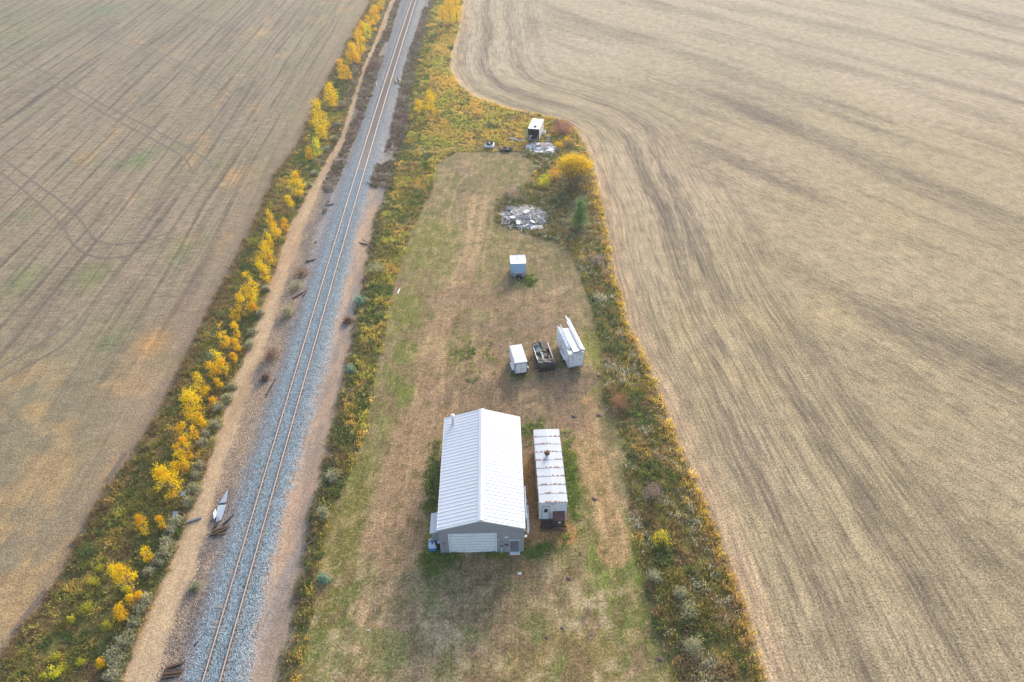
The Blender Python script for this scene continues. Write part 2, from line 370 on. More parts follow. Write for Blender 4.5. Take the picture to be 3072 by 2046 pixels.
# ------------------------------------------------------------------ ground colour (surface albedo)
def A8(*c): return np.array(P8(*c))
def seg_dist(x, y, pts):
    d = np.full(np.shape(x), 1e9)
    for (x0, y0), (x1, y1) in zip(pts[:-1], pts[1:]):
        vx, vy = x1 - x0, y1 - y0; L = vx * vx + vy * vy
        t = np.clip(((x - x0) * vx + (y - y0) * vy) / L, 0, 1)
        d = np.minimum(d, np.hypot(x - x0 - t * vx, y - y0 - t * vy))
    return d
YARD_LANES = [  # pixel polyline, half width (m), colour, strength
    ([(1090, 2046), (1130, 1800), (1165, 1600), (1215, 1400), (1255, 1250), (1285, 1120), (1320, 980), (1380, 840), (1420, 720), (1440, 600)], 1.7, (186, 152, 112), .75),
    ([(1250, 1290), (1300, 1180), (1420, 1080), (1480, 1010)], 3.0, (170, 138, 104), .6),
    ([(1850, 1660), (1800, 1480), (1770, 1330), (1750, 1230), (1720, 1150)], 1.6, (184, 146, 102), .8),
    ([(1600, 1330), (1605, 1480), (1640, 1610)], 1.5, (178, 128, 76), .9),
    ([(1600, 1600), (1690, 1600)], 1.5, (190, 140, 86), .9),
    ([(1420, 1700), (1480, 1820), (1440, 1960), (1430, 2046)], 2.2, (152, 126, 98), .45),
    ([(1170, 1760), (1250, 1900), (1240, 2046)], 2.4, (140, 124, 104), .6),
    ([(1780, 1800), (1740, 1880)], .25, (126, 106, 96), .8), ([(1815, 1850), (1770, 1915)], .25, (126, 106, 96), .8),
    ([(1290, 1830), (1330, 1900)], .8, (196, 172, 138), .55), ([(1300, 1720), (1260, 1800)], .9, (190, 164, 128), .45),
    ([(1560, 1330), (1650, 1200), (1700, 1160)], 2.8, (128, 112, 100), .6),
    ([(1480, 990), (1600, 960), (1640, 980)], 2.6, (140, 118, 102), .55),
    ([(1290, 780), (1380, 740), (1500, 725), (1620, 745), (1690, 800)], .45, (156, 138, 92), .5),
    ([(1640, 890), (1700, 870)], .8, (196, 164, 130), .6),
    ([(1360, 500), (1400, 520), (1390, 600)], 1.5, (128, 104, 84), .5),
]
def _par(pts, off):
    P = np.array([G(*p) for p in pts]); return [('w', float(x + off), float(y)) for x, y in P]
for _p, _hw, _c, _s in (([(1085, 2046), (1125, 1800), (1160, 1600), (1208, 1400), (1250, 1250), (1282, 1120), (1318, 980), (1378, 840), (1418, 720), (1440, 600)], .32, (200, 170, 130), .5),
                        ([(1850, 1640), (1805, 1480), (1775, 1330), (1756, 1230)], .3, (196, 164, 122), .5)):
    for _o in (-.95, .95): YARD_LANES.append((_par(_p, _o), _hw, _c, _s))
YARD_LANES += [([(1300, 770), (1370, 738), (1480, 722), (1590, 728), (1680, 770), (1710, 850), (1690, 900)], .2, (120, 110, 70), .6), ([(1320, 800), (1400, 762), (1500, 748), (1600, 760), (1650, 800), (1670, 860)], .2, (176, 154, 108), .6),
               ([(1350, 700), (1345, 640), (1370, 560), (1420, 500)], .3, (190, 162, 120), .5), ([(1500, 1010), (1460, 900), (1450, 780), (1480, 640)], .3, (186, 158, 118), .4)]
YARD_LANES += [([(1180, 1640), (1230, 1430), (1270, 1290), (1330, 1180), (1430, 1130)], 3.0, (168, 136, 106), .85), ([(1380, 1180), (1480, 1190), (1580, 1230), (1680, 1240)], 3.2, (136, 112, 92), .85), ([(1340, 900), (1450, 880), (1560, 900), (1660, 930)], 3.0, (158, 128, 100), .75),
               ([(1360, 1700), (1460, 1690), (1560, 1690)], 1.6, (166, 128, 96), .75), ([(1500, 1000), (1620, 1130), (1740, 1140)], 2.6, (138, 114, 94), .8), ([(1330, 1760), (1420, 1850), (1560, 1840), (1660, 1760)], 2.6, (150, 130, 100), .5), ([(1290, 1860), (1340, 1960)], 1.2, (190, 168, 136), .6)]
YARD_BLOBS = [  # px, py, rx, ry, colour, strength
    (1868, 1740, 3.0, 7, (114, 136, 46), 1), (1890, 1850, 3.0, 4, (106, 108, 44), .6), (930, 1980, 2, 8, (104, 104, 44), .6),
    (1205, 1130, 2.0, 9, (116, 124, 52), .9), (1225, 930, 2.4, 8, (122, 124, 54), .85), (1300, 760, 4.5, 11, (132, 130, 62), .75), (980, 1800, 2.2, 7, (112, 116, 50), .8), (1060, 1500, 1.8, 8, (118, 118, 54), .75), (1780, 800, 2.2, 7, (122, 124, 58), .6),
    (1420, 930, 3, 4, (120, 118, 52), .2), (1420, 1080, 3.2, 4.5, (122, 116, 56), .6), (1590, 840, 1.3, 3.5, (104, 122, 36), .8),
    (1780, 1080, 1.8, 8, (122, 128, 50), .75), (1290, 1420, 1.4, 9, (112, 112, 48), .8), (1310, 1690, 2.6, 2.4, (92, 100, 40), .8),
    (1480, 1660, 1.6, 1.0, (80, 96, 36), .8), (1560, 1680, 2.2, 1.0, (92, 98, 40), .6), (1160, 2000, 1.4, 2, (88, 106, 46), .7),
    (1505, 1800, 1.3, 1.6, (160, 118, 92), .6), (1430, 1910, 1.7, 1.6, (116, 88, 78), .7), (1580, 850, 4, 2, (124, 108, 84), .3),
    (1770, 1480, 1.2, 3, (120, 124, 54), .5), (1760, 1990, 3.5, 3, (140, 126, 64), .6), (1620, 1960, 5, 4, (150, 122, 78), .4),
    (1570, 1000, 4.5, 4, (132, 112, 98), .5), (1640, 1250, 4, 3, (122, 108, 98), .55), (1480, 1130, 3, 3, (162, 128, 96), .5),
    (1000, 1700, 2.5, 8, (126, 118, 54), .5), (1520, 660, 6, 3, (110, 102, 52), .4), (1790, 1160, 1.2, 3, (140, 130, 60), .5),
    (1560, 1110, 1.6, 1.4, (96, 110, 50), .5), (1650, 1090, 2, 1.2, (104, 104, 56), .4),
]
def yard_color(x, y):
    n = fbm(x * .22, y * .14, 3); n2 = fbm(x * .7, y * .55, 5, 5); n3 = fbm(x * .07, y * .05, 8)
    c = mix(A8(150, 131, 96), A8(130, 123, 74), sstep(.38, .62, n))
    c = mix(c, A8(164, 138, 102), sstep(.5, .72, n2) * .6)
    c = mix(c, A8(126, 118, 62), sstep(.5, .7, n3) * .4)
    wx = x + (n2 - .5) * 1.6; wy = y + (n - .5) * 2.5
    for px, py, rx, ry, col, st in YARD_BLOBS:
        bx, by = G(px, py); q = ((wx - bx) / rx) ** 2 + ((wy - by) / ry) ** 2
        c = mix(c, A8(*col), min(1, st * 1.15) * sstep(.25, .55, np.exp(-q * .8) * (.35 + 1.2 * n2)))
    for pts, hw, col, st in YARD_LANES:
        thin = hw < .5; dd = seg_dist(x + (n2 - .5) * .3 if thin else wx, y if thin else wy, [p[1:] if p[0] == 'w' else G(*p) for p in pts])
        c = mix(c, A8(*col), min(1, st * 1.15) * sstep(.22, .5, (1 - sstep(hw * .4, hw * 1.5, dd)) * (.3 + 1.2 * n2)))
    # faint wheel lines running along the yard
    w = np.sin((x + .016 * y) * 3.1 + 2 * n) * .5 + .5
    c = mix(c, A8(178, 146, 104), sstep(.6, .95, w) * .28 * sstep(.4, .6, fbm(x * .3, y * .04, 12)))
    sp = vnoise(x * 1.7, y * 1.3, 77) * vnoise(x * .35, y * .3, 78)
    c = mix(c, A8(84, 74, 50), sstep(.55, .7, sp) * .7)
    pt = fbm(x * 1.1, y * .9, 80, 4); c = mix(c, A8(190, 160, 118), sstep(.56, .7, pt) * .5)
    lowy = 1 - sstep(36, 40, y); p2 = fbm(x * .8 + 40, y * .7, 84, 5); p3 = fbm(x * .35, y * .3, 86, 3)
    c = mix(c, A8(204, 180, 142), sstep(.54, .64, p2) * .6 * lowy * sstep(.35, .6, p3)); c = mix(c, A8(128, 98, 78), sstep(.46, .36, p2) * .6 * lowy); c = mix(c, A8(108, 122, 56), sstep(.58, .68, fbm(x * .5, y * .45, 88, 4)) * .6 * lowy)
    c = mix(c, A8(150, 118, 94), sstep(.5, .62, fbm(x * .45, y * .35, 89, 4)) * .55 * sstep(52, 58, y) * (1 - sstep(88, 100, y))); return mix(c, A8(104, 98, 52), sstep(.44, .3, pt) * .55)
def verge_color(x, y):
    n = fbm(x * .4, y * .3, 21); n2 = fbm(x * 1.1, y * .9, 22)
    c = mix(A8(130, 116, 66), A8(114, 114, 56), sstep(.4, .6, n))
    return mix(c, A8(150, 120, 80), sstep(.5, .7, n2) * .7)
def field_l_color(x, y):
    n = fbm(x * .05, y * .03, 31); n2 = fbm(x * .2, y * .09, 32); u = x - track_x(y)
    c = mix(A8(162, 143, 119), A8(152, 139, 109), sstep(.35, .65, n))
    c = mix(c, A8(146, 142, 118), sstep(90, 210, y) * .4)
    c = mix(c, A8(176, 146, 112), sstep(-30, -14, u) * .45 * (.4 + n2))
    c = mix(c, A8(118, 132, 84), sstep(.62, .78, fbm(x * .13, y * .10, 33)) * .28)
    c = mix(c, A8(208, 164, 104), sstep(.68, .8, fbm(x * .18, y * .09, 35)) * .3)
    for px, py, r, col in ((457, 1030, 2.2, (222, 166, 96)), (300, 30, 6, (120, 142, 100)), (70, 842, 3, (124, 138, 84)), (270, 825, 4, (130, 138, 86)), (330, 1025, 1.8, (112, 132, 80)), (415, 475, 3, (122, 140, 88)), (700, 530, 3, (214, 170, 112)), (540, 760, 2.5, (118, 136, 78)), (770, 100, 4, (214, 180, 118))):
        bx, by = G(px, py); q = ((x - bx) / r) ** 2 + ((y - by) / (r * 1.6)) ** 2
        c = mix(c, A8(*col), np.exp(-q * 1.2) * (.3 + .6 * n2))
    # straw windrow left along the near edge
    e = b_fl(y) - x
    c = mix(c, A8(196, 160, 108), sstep(.48, .62, fbm(x * .35, y * .2, 36)) * .55 * (1 - sstep(60, 75, y)))
    c = mix(c, A8(132, 112, 96), (1 - sstep(.2, 2.2, e)) * .5)
    return c
def field_r_color(x, y):
    n = fbm(x * .04, y * .03, 41); n2 = fbm(x * .3, y * .2, 42)
    c = mix(A8(188, 167, 136), A8(178, 159, 124), sstep(.35, .65, n))
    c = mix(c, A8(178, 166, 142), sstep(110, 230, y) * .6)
    c = mix(c, A8(206, 178, 128), sstep(.6, .75, fbm(x * .06, y * .05, 44)) * .35 * (1 - sstep(80, 130, y)))
    e = x - b_fr(y)
    c = mix(c, A8(216, 186, 146), (1 - sstep(1.2, 4.2, e + (n2 - .5) * 1.6)) * .85)
    return c
def region_color(x, y):
    B = bounds(y)
    n = fbm(x * .8, y * .8, 50); nb = fbm(x * 2.3, y * 2.3, 51)
    soil = mix(A8(170, 148, 126), A8(136, 124, 116), sstep(.4, .62, fbm(x * .6, y * .18, 52)))
    road = mix(A8(192, 160, 126), A8(206, 178, 142), sstep(.35, .65, fbm(x * .8, y * .08, 53)))
    dxl = x - track_x(y)
    core = 1 - sstep(1.5, 3.4, np.abs(dxl) + (nb - .5) * 1.4)
    bal = mix(A8(166, 164, 164), A8(136, 158, 170), core * .9)
    bal = mix(bal, A8(158, 132, 112), (1 - sstep(.1, .5, np.abs(np.abs(dxl) - .95))) * .25)
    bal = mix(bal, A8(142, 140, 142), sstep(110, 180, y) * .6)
    bal = mix(bal, A8(104, 98, 94), (1 - sstep(.6, .95, np.abs(dxl))) * sstep(122, 150, y) * .85)
    pink = mix(A8(184, 156, 132), A8(164, 144, 126), sstep(.4, .65, fbm(x * .9, y * .2, 54)))
    pink = mix(pink, A8(150, 142, 138), sstep(.5, .62, fbm(x * .7, y * .12, 58)) * .7)
    cols = [verge_color(x, y), road, soil, bal, pink, verge_color(x, y), yard_color(x, y), verge_color(x, y), field_r_color(x, y)]
    soft = [.5, .5, .5, .9, .6, .7, .5, .6, .5]
    c = field_l_color(x, y)
    for b, cc, s in zip(B, cols, soft):
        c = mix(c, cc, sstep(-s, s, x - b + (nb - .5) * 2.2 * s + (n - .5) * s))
    return c

# ------------------------------------------------------------------ ground sheets
rows_y = np.concatenate([np.arange(6, 110, .4), np.arange(110, 200, .6), np.arange(200, 430, 1.2)])
def right_uv(x, y):
    d = seg_dist(x, y, FR_POLY)
    wob = 3 * (fbm(x * .02, y * .02, 61) - .5)
    return np.stack([d + wob, y + .15 * x, .72 + .28 * sstep(1, 6, d)], -1)
def right_uv2(x, y):
    d = seg_dist(x, y, FR_POLY)
    wob = 5 * (fbm(x * .015, y * .015, 63) - .5)
    w = sstep(15, 34, d + 14 * (fbm(x * .03, y * .03, 64) - .5))
    return np.stack([.79 * x + .61 * y + wob, -.61 * x + .79 * y, w], -1)
FR_POLY = [(float(np.mean([b_fr(yy + k) for k in (-6, -3, 0, 3, 6)])), float(yy)) for yy in np.arange(0, 440, 6.0)]
def left_uv(x, y):
    u = x - track_x(y)
    wob = 1.2 * (fbm(x * .03, y * .02, 62) - .5)
    return np.stack([u + wob, y, (.3 + .7 * sstep(-16, -26, u)) * (.35 + .65 * sstep(55, 95, y + .25 * (u + 40)))], -1)
def strip(name, XL, XR, Y, n, m, power=1.0, flip=False, uvf=None, colf=region_color, uvf2=None):
    t = np.linspace(0, 1, n) ** power
    if flip: t = 1 - t[::-1]
    X = XL[:, None] * (1 - t) + XR[:, None] * t; YY = np.repeat(Y[:, None], n, 1)
    V = np.stack([X, YY, ground_z(X, YY)], -1).reshape(-1, 3)
    r, q = np.meshgrid(np.arange(len(Y) - 1), np.arange(n - 1), indexing='ij'); b = (r * n + q).ravel()
    F = np.stack([b, b + 1, b + n + 1, b + n], 1)
    keep = (XR - XL > .03); kk = (keep[:-1] | keep[1:])[r.ravel()]; F = F[kk]
    me = fast_mesh(name, V, F, colf(X, YY).reshape(-1, 3), True, None if uvf is None else uvf(X, YY).reshape(-1, 3), None if uvf2 is None else uvf2(X, YY).reshape(-1, 3))
    return tag(link(name, me, m), kind='structure')
B_ = bounds(rows_y)
g = MB(); g.v = [(-5000, -2500, -.35), (5000, -2500, -.35), (5000, 7500, -.35), (-5000, 7500, -.35)]; g.f = [(0, 1, 2, 3)]
tag(g.build('ground', plain('far_farmland', P8(176, 166, 142), .95, 0, .25, .01)), kind='structure')
strip('stubble_field', np.full_like(rows_y, -330), B_[0], rows_y, 230, M['stubble_left'], 1.6, True, left_uv)
strip('weedy_verge', B_[0], B_[1], rows_y, 22, M['verge'])
strip('dirt_road', B_[1], B_[2], rows_y, 10, M['dirt'])
strip('gravel_shoulder', B_[2], B_[3], rows_y, 10, M['ballast'])
strip('ballast_bed', B_[3], B_[4], rows_y, 40, M['ballast'])
strip('dirt_strip', B_[4], B_[5], rows_y, 10, M['dirt'])
strip('weedy_verge', B_[5], B_[6], rows_y, 70, M['verge'])
strip('mown_yard', B_[6], B_[7], rows_y[rows_y < Y_TOP + .3], 90, M['yard']) if False else None
yy = rows_y[rows_y <= Y_TOP]; BY = bounds(yy)
strip('mown_yard', BY[6], BY[7], yy, 90, M['yard'])
strip('weedy_verge', BY[7], BY[8], yy, 30, M['verge'])
strip('stubble_field', B_[8], np.full_like(rows_y, 360), rows_y, 250, M['stubble_right'], 1.6, False, right_uv, region_color, right_uv2)

# tyre marks curving over the left field
def ribbon(name, pts, w, m, z=.03):
    P = np.array([G(*p) for p in pts]); t = np.linspace(0, 1, len(P)); tt = np.linspace(0, 1, len(P) * 10)
    def cr(v):
        r = np.interp(tt, t, v)
        k = np.hanning(13); k /= k.sum(); e = np.pad(r, 6, 'edge'); s = np.convolve(e, k, 'valid'); s[:3] = r[:3]; s[-3:] = r[-3:]; return s
    X, Y = cr(P[:, 0]), cr(P[:, 1]); dx, dy = np.gradient(X), np.gradient(Y); L = np.hypot(dx, dy) + 1e-6
    wv = w * (.7 + .6 * fbm(tt * 40, tt * 0, 5))
    a = np.stack([X - dy / L * wv / 2, Y + dx / L * wv / 2], 1); b = np.stack([X + dy / L * wv / 2, Y - dx / L * wv / 2], 1)
    V = np.concatenate([np.column_stack([a, ground_z(a[:, 0], a[:, 1]) + z]), np.column_stack([b, ground_z(b[:, 0], b[:, 1]) + z])]); n = len(X)
    i = np.arange(n - 1); F = np.stack([i, i + n, i + n + 1, i + 1], 1)
    return tag(link(name, fast_mesh(name, V, F), m), kind='structure')
z1 = lambda L: [(x / 2.299, y / 2.299) for x, y in L]
z2 = lambda L: [(x / 2.299, 682 + y / 2.299) for x, y in L]
TR = [z1([(150, 0), (480, 140), (700, 250), (1000, 370), (1300, 490), (1450, 580), (1560, 665), (1640, 678), (1720, 670)]),
      z1([(230, 0), (600, 160), (950, 300), (1200, 410), (1400, 510), (1520, 590), (1600, 645), (1700, 655), (1830, 632)]),
      z1([(0, 385), (350, 570), (700, 770), (900, 880), (1100, 980), (1230, 1060), (1300, 1120), (1325, 1200)]),
      z1([(0, 330), (250, 470), (500, 595), (750, 740), (1000, 860), (1200, 970), (1350, 1050), (1440, 1110), (1470, 1180)]),
      z1([(0, 1185), (150, 1300), (300, 1430), (440, 1555)]) + z2([(490, 100), (570, 170), (660, 205), (780, 215), (900, 190), (1060, 130), (1200, 70)]),
      z1([(0, 1075), (200, 1230), (400, 1370), (530, 1480), (590, 1560)]) + z2([(620, 40), (660, 85), (740, 112), (850, 115), (1000, 90), (1180, 30)]),
      z1([(980, 0), (1250, 95), (1550, 200), (1800, 290), (1950, 380)]), z1([(1060, 0), (1300, 100), (1560, 180), (1800, 260), (1980, 345)]),
      z1([(1760, 0), (1950, 75), (2050, 100), (2200, 90), (2300, 60)]), z1([(1840, 10), (1980, 85), (2100, 92), (2200, 85)]),
      z2([(0, 1060), (200, 950), (430, 820), (560, 690), (620, 590)]), z2([(0, 970), (200, 850), (400, 720), (540, 600)])]
Z3 = lambda L: [(x / 2.299, 1364 + y / 2.299) for x, y in L]
for p in (Z3([(862, -5), (800, 90), (732, 185)]), Z3([(565, 555), (520, 595), (480, 640)]), Z3([(310, 940), (200, 1080), (90, 1240)])): ribbon('edge_shadow_strip', p, .55, plain('edge_shadow_tone', P8(126, 110, 96), .98, 0, .25, 2.5))  # dark shadow strip along the field edge, painted as flat darker ribbons
for p in TR: ribbon('tyre_track', p, .36, M['track'])

# ------------------------------------------------------------------ railway
trk = thing('railway_track', 'single railway track with two pale rails running along the gravel bed', 'railway')
def sweep(off, prof, y0, y1, step=2.0):
    ys = np.arange(y0, y1, step); xs = track_x(ys); V = []
    for x, y in zip(xs, ys):
        for (a, b) in prof: V.append((x + off + a, y, b))
    n = len(prof); F = []
    for i in range(len(ys) - 1):
        for k in range(n):
            j = (k + 1) % n; F.append((i * n + k, i * n + j, (i + 1) * n + j, (i + 1) * n + k))
    return np.array(V), np.array(F)
for s in (-1, 1):
    V, F = sweep(s * .75, [(-.07, .58), (.07, .58), (.07, .60), (.012, .615), (.012, .70), (-.012, .70), (-.012, .615), (-.07, .60)], 4, 430)
    ro = link('rail', fast_mesh('rail', V, F), M['rust_rail'], trk)
    V, F = sweep(s * .75, [(-.055, .70), (.055, .70), (.055, .735), (.045, .745), (-.045, .745), (-.055, .735)], 4, 430)
    link('rail_head', fast_mesh('rail_head', V, F), M['rail'], ro)
sl = MB().box(-1.3, 1.3, -.115, .115, -.1, .1).mesh('sleeper', .012)
sl.materials.append(M['sleeper'])
for k in range(265):
    y = 126 + k * .53 + random.uniform(-.03, .03); rise = min(1, (y - 126) / 45)
    link('sleeper', sl, None, trk, (float(track_x(y)) + random.uniform(-.05, .05), y, .45 + .045 * rise + random.uniform(0, .02)), (0, 0, random.uniform(-.012, .012)))
# buried sleepers further down whose dark ends stick out of the ballast
for px, py in ((787, 1414), (738, 1585), (726, 1624), (697, 1719), (666, 1821), (648, 1883), (722, 1866), (770, 1470)):
    x, y = G(px, py, .5)
    link('sleeper', sl, None, trk, (float(track_x(y)) - .25, y, .392), (0, R(4.2), 0))
tp = MB()
for k in range(165):
    y = 24 + k * .53
    for s in (-1, 1):
        if random.random() < .8:
            x = float(track_x(y)) + s * .75 + random.uniform(-.04, .04); w = random.uniform(.12, .2)
            tp.box(x - w, x + w, y - .085, y + .085, .54, .583)
tag(tp.build('tie_plate', M['plate'], trk), kind='stuff')

# ------------------------------------------------------------------ vegetation: generators
def quads(cent, size, col, flat=.0, stretch=1.0, rng=RNG):
    n = len(cent)
    a = rng.normal(size=(n, 3)); a[:, 2] *= (1 - flat); a /= np.linalg.norm(a, axis=1, keepdims=True) + 1e-9
    b = rng.normal(size=(n, 3)); b[:, 2] *= (1 - flat); b -= a * (a * b).sum(1, keepdims=True); b /= np.linalg.norm(b, axis=1, keepdims=True) + 1e-9
    a = a * size[:, None] * .5 * stretch; b = b * size[:, None] * .5
    V = np.stack([cent - a, cent + b * .7, cent + a, cent - b * .7], 1).reshape(-1, 3)
    F = np.arange(4 * n).reshape(n, 4)
    return V, F, np.repeat(col, 4, 0)
def jit(cols, n, amt=.22, rng=RNG):
    return np.clip(cols * (1 + rng.uniform(-amt, amt, (n, 1))) * (1 + rng.uniform(-.06, .06, (n, 3))), .004, .85)
def pal(*cs):
    return np.clip(np.array([P8(*c, k=1.42) for c in cs]), .005, .82)

def blades(bx, by, h, spread, width, col, k, rng=RNG):
    """k triangular blades for each tuft"""
    n = len(bx); N = n * k
    ox = np.repeat(bx, k) + rng.normal(0, 1, N) * np.repeat(spread, k) * .35; oy = np.repeat(by, k) + rng.normal(0, 1, N) * np.repeat(spread, k) * .35
    oz = ground_z(ox, oy) - .02
    hh = np.repeat(h, k) * rng.uniform(.45, 1.1, N); an = rng.uniform(0, 2 * np.pi, N); le = rng.uniform(.1, .75, N) * hh
    tx, ty = ox + np.cos(an) * le, oy + np.sin(an) * le
    wa = rng.uniform(0, 2 * np.pi, N); w = np.repeat(width, k) * rng.uniform(.6, 1.3, N) * .5
    p0 = np.stack([ox - np.cos(wa) * w, oy - np.sin(wa) * w, oz], 1); p1 = np.stack([ox + np.cos(wa) * w, oy + np.sin(wa) * w, oz], 1)
    mx = np.stack([ox * .45 + tx * .55 + np.cos(wa) * w * .9, oy * .45 + ty * .55 + np.sin(wa) * w * .9, oz + hh * .62], 1)
    p2 = np.stack([tx, ty, oz + hh], 1)
    V = np.stack([p0, p1, mx, p2], 1).reshape(-1, 3); F = np.arange(4 * N).reshape(N, 4)
    c = np.repeat(jit(np.repeat(col, k, 0), N, .28), 4, 0)
    return V, F, c
def scatter(lo, hi, y0, y1, dens, margin=0.0):
    """points between two boundary curves, thinner with distance"""
    out = []
    ys = np.arange(y0, y1, 1.0)
    for y in ys:
        a, b = float(lo(y)) - margin, float(hi(y)) + margin
        n = RNG.poisson(max(0, b - a) * dens(y)); 
        if n: out.append(np.column_stack([RNG.uniform(a, b, n), RNG.uniform(y, y + 1, n)]))
    return np.concatenate(out) if out else np.zeros((0, 2))
def choose(P, colors, weights, seed, sc=.45):
    """clumped colour choice"""
    n = len(P); score = np.zeros((n, len(colors)))
    for i, w in enumerate(weights):
        score[:, i] = fbm(P[:, 0] * sc + 31 * i, P[:, 1] * sc * .8, seed + i, 3) + w + RNG.uniform(-.14, .14, n)
    return colors[np.argmax(score, 1)]
CLEAR = [(1572, 654, 4.5, 4.2), (1626, 447, 3.6, 2.9), (1518, 450, 1.8, 1.3), (1552, 421, 2.3, .9), (1468, 436, 1.6, 2.0), (1630, 403, .9, .9), (1642, 422, .7, .7), (1588, 405, 1.6, 4.5)]
def weeds(name, label, P, col, hmin, hmax, kb=9, kq=7, seed=0, wid=.10):
    ok = np.ones(len(P), bool)
    for px, py, rx, ry in CLEAR:
        gx, gy = G(px, py); ok &= ((P[:, 0] - gx) / rx) ** 2 + ((P[:, 1] - gy) / ry) ** 2 > RNG.uniform(.75, 1.1, len(P))
    P = P[ok]; col = col[ok]
    n = len(P); hn = hmin + (hmax - hmin) * np.clip(fbm(P[:, 0] * .35, P[:, 1] * .3, 90 + seed) * 1.6 - .3, 0, 1) * RNG.uniform(.6, 1.2, n)
    hn = hn * np.where(P[:, 1] > Y_TOP, np.clip((P[:, 1] - Y_TOP) / 5, .35, 1), 1)
    far = np.clip((P[:, 1] - 60) / 160, 0, 1)
    V1, F1, C1 = blades(P[:, 0], P[:, 1], hn, hn * .8 + .15, wid * (1 + far * .9), col, kb)
    N = n * kq; q = np.repeat(P, kq, 0); hq = np.repeat(hn, kq)
    ox = q[:, 0] + RNG.normal(0, .22, N); oy = q[:, 1] + RNG.normal(0, .22, N); oz = ground_z(ox, oy) + hq * RNG.uniform(.15, .85, N)
    V2, F2, C2 = quads(np.stack([ox, oy, oz], 1), RNG.uniform(.12, .26, N) * (1 + np.repeat(far, kq) * .7), jit(np.repeat(col, kq, 0), N, .3), .4)
    V = np.concatenate([V1, V2]); F = np.concatenate([F1, F2 + len(V1)]); cc = np.concatenate([C1, C2])
    o = link(name, fast_mesh(name, V, F, cc), M['weed'])
    return tag(o, label, 'weeds', None, 'stuff')

OL, GO, BR, GR, YG, OR, GY, DB, RB = range(9)
PALV = pal((128, 122, 54), (176, 152, 66), (140, 118, 74), (92, 108, 52), (164, 160, 64), (200, 164, 72), (158, 154, 132), (112, 98, 80), (152, 122, 90))
PALV = PALV * .93 + PALV.mean(1, keepdims=True) * .07
near_d = lambda a, b: (lambda y: a if y < 70 else b if y > 150 else a + (b - a) * (y - 70) / 80)
# left verge
Pv = scatter(b_fl, b_rl, 20, 275, near_d(5.5, 3.2), .1)
col = choose(Pv, PALV[[OL, GO, BR, GR, YG]], [.11, -.02, .04, .09, -.08], 100)
edge = Pv[:, 0] - b_fl(Pv[:, 1]); m_ = (edge < RNG.uniform(.3, 2.0, len(edge))); col[m_] = PALV[BR] * RNG.uniform(.6, 1, (m_.sum(), 1))
weeds('verge_weeds', 'band of olive and brown weeds between the left field and the dirt road', Pv, col, .25, .75, 8, 6, 1)
# middle verge
mid_hi = lambda y: float(bounds(y)[6]) if y < Y_TOP else float(b_vl(y)) + 4.5
Pv = scatter(b_vl, mid_hi, 20, 275, near_d(5.5, 3.4), .1)
col = choose(Pv, PALV[[OL, GO, BR, GR, YG, OR]], [.08, .02, -.01, .08, .02, -.06], 120)
edge = Pv[:, 0] - b_vl(Pv[:, 1]); m_ = edge < RNG.uniform(.0, 1.6, len(edge)); col[m_] = np.where(RNG.random((m_.sum(), 1)) < .5, PALV[DB], PALV[GR] * .8)
weeds('verge_weeds', 'band of green and golden weeds between the railway and the mown yard', Pv, col, .28, .8, 8, 6, 2)
# wild meadow at the far end
Pv = scatter(lambda y: float(b_vl(y)) + 4.5, b_fr, Y_TOP, 278, near_d(5, 3.4), 0)
col = choose(Pv, PALV[[OL, GO, BR, GR, YG, OR]], [.0, .1, -.04, -.05, .07, .07], 140, .25)
weeds('meadow_grass', 'unmown orange and gold meadow grass behind the junk piles', Pv, col, .25, .6, 9, 5, 3)
# right verge
Pv = scatter(lambda y: float(bounds(y)[7]), b_fr, 20, Y_TOP, near_d(5.5, 4.2), .1)
col = choose(Pv, PALV[[OL, GO, BR, GR, GY, RB]], [.10, -.10, .04, .09, .03, -.10], 160)
edge = b_fr(Pv[:, 1]) - Pv[:, 0]; m_ = edge < RNG.uniform(.1, 1.8, len(edge)) * (.5 + fbm(Pv[:, 1] * .15, Pv[:, 1] * 0, 7)); col[m_] = PALV[[OR, GO, RB]][RNG.integers(0, 3, m_.sum())] * np.array([1.1, 1.1, 1])
m_ = (Pv[:, 1] > 92) & (RNG.random(len(Pv)) < .4) & (edge > 1.5); col[m_] = PALV[[BR, GY, OL]][RNG.integers(0, 3, m_.sum())]
weeds('verge_weeds', 'band of mixed green brown and grey weeds beside the right field', Pv, col, .3, .9, 8, 7, 4)
# dark dry scrub on both flanks of the ballast
def scrub_lo(y): return float(b_rr(y)) + .2
def scrub_hi(y): return float(b_bl(y)) + .5
P1 = scatter(scrub_lo, scrub_hi, 100, 275, lambda y: 5.0, 0)
P2 = scatter(lambda y: float(b_br(y)) - .6, lambda y: float(b_vl(y)) + .7, 120, 275, lambda y: 5.0)
P3 = scatter(lambda y: float(b_rl(y)) - 2.6, lambda y: float(b_rl(y)) + .2, 110, 275, lambda y: 3.4)
Pv = np.concatenate([P1, P2, P3])
Pv = Pv[fbm(Pv[:, 0] * .25, Pv[:, 1] * .09, 66) > .40]
col = choose(Pv, pal((112, 96, 88), (96, 84, 66), (134, 124, 112), (104, 106, 84)), [.05, .05, 0, -.02], 180)
weeds('dry_scrub', 'dark dry scrub along both flanks of the railway bed', Pv, col, .3, .8, 8, 5, 5)
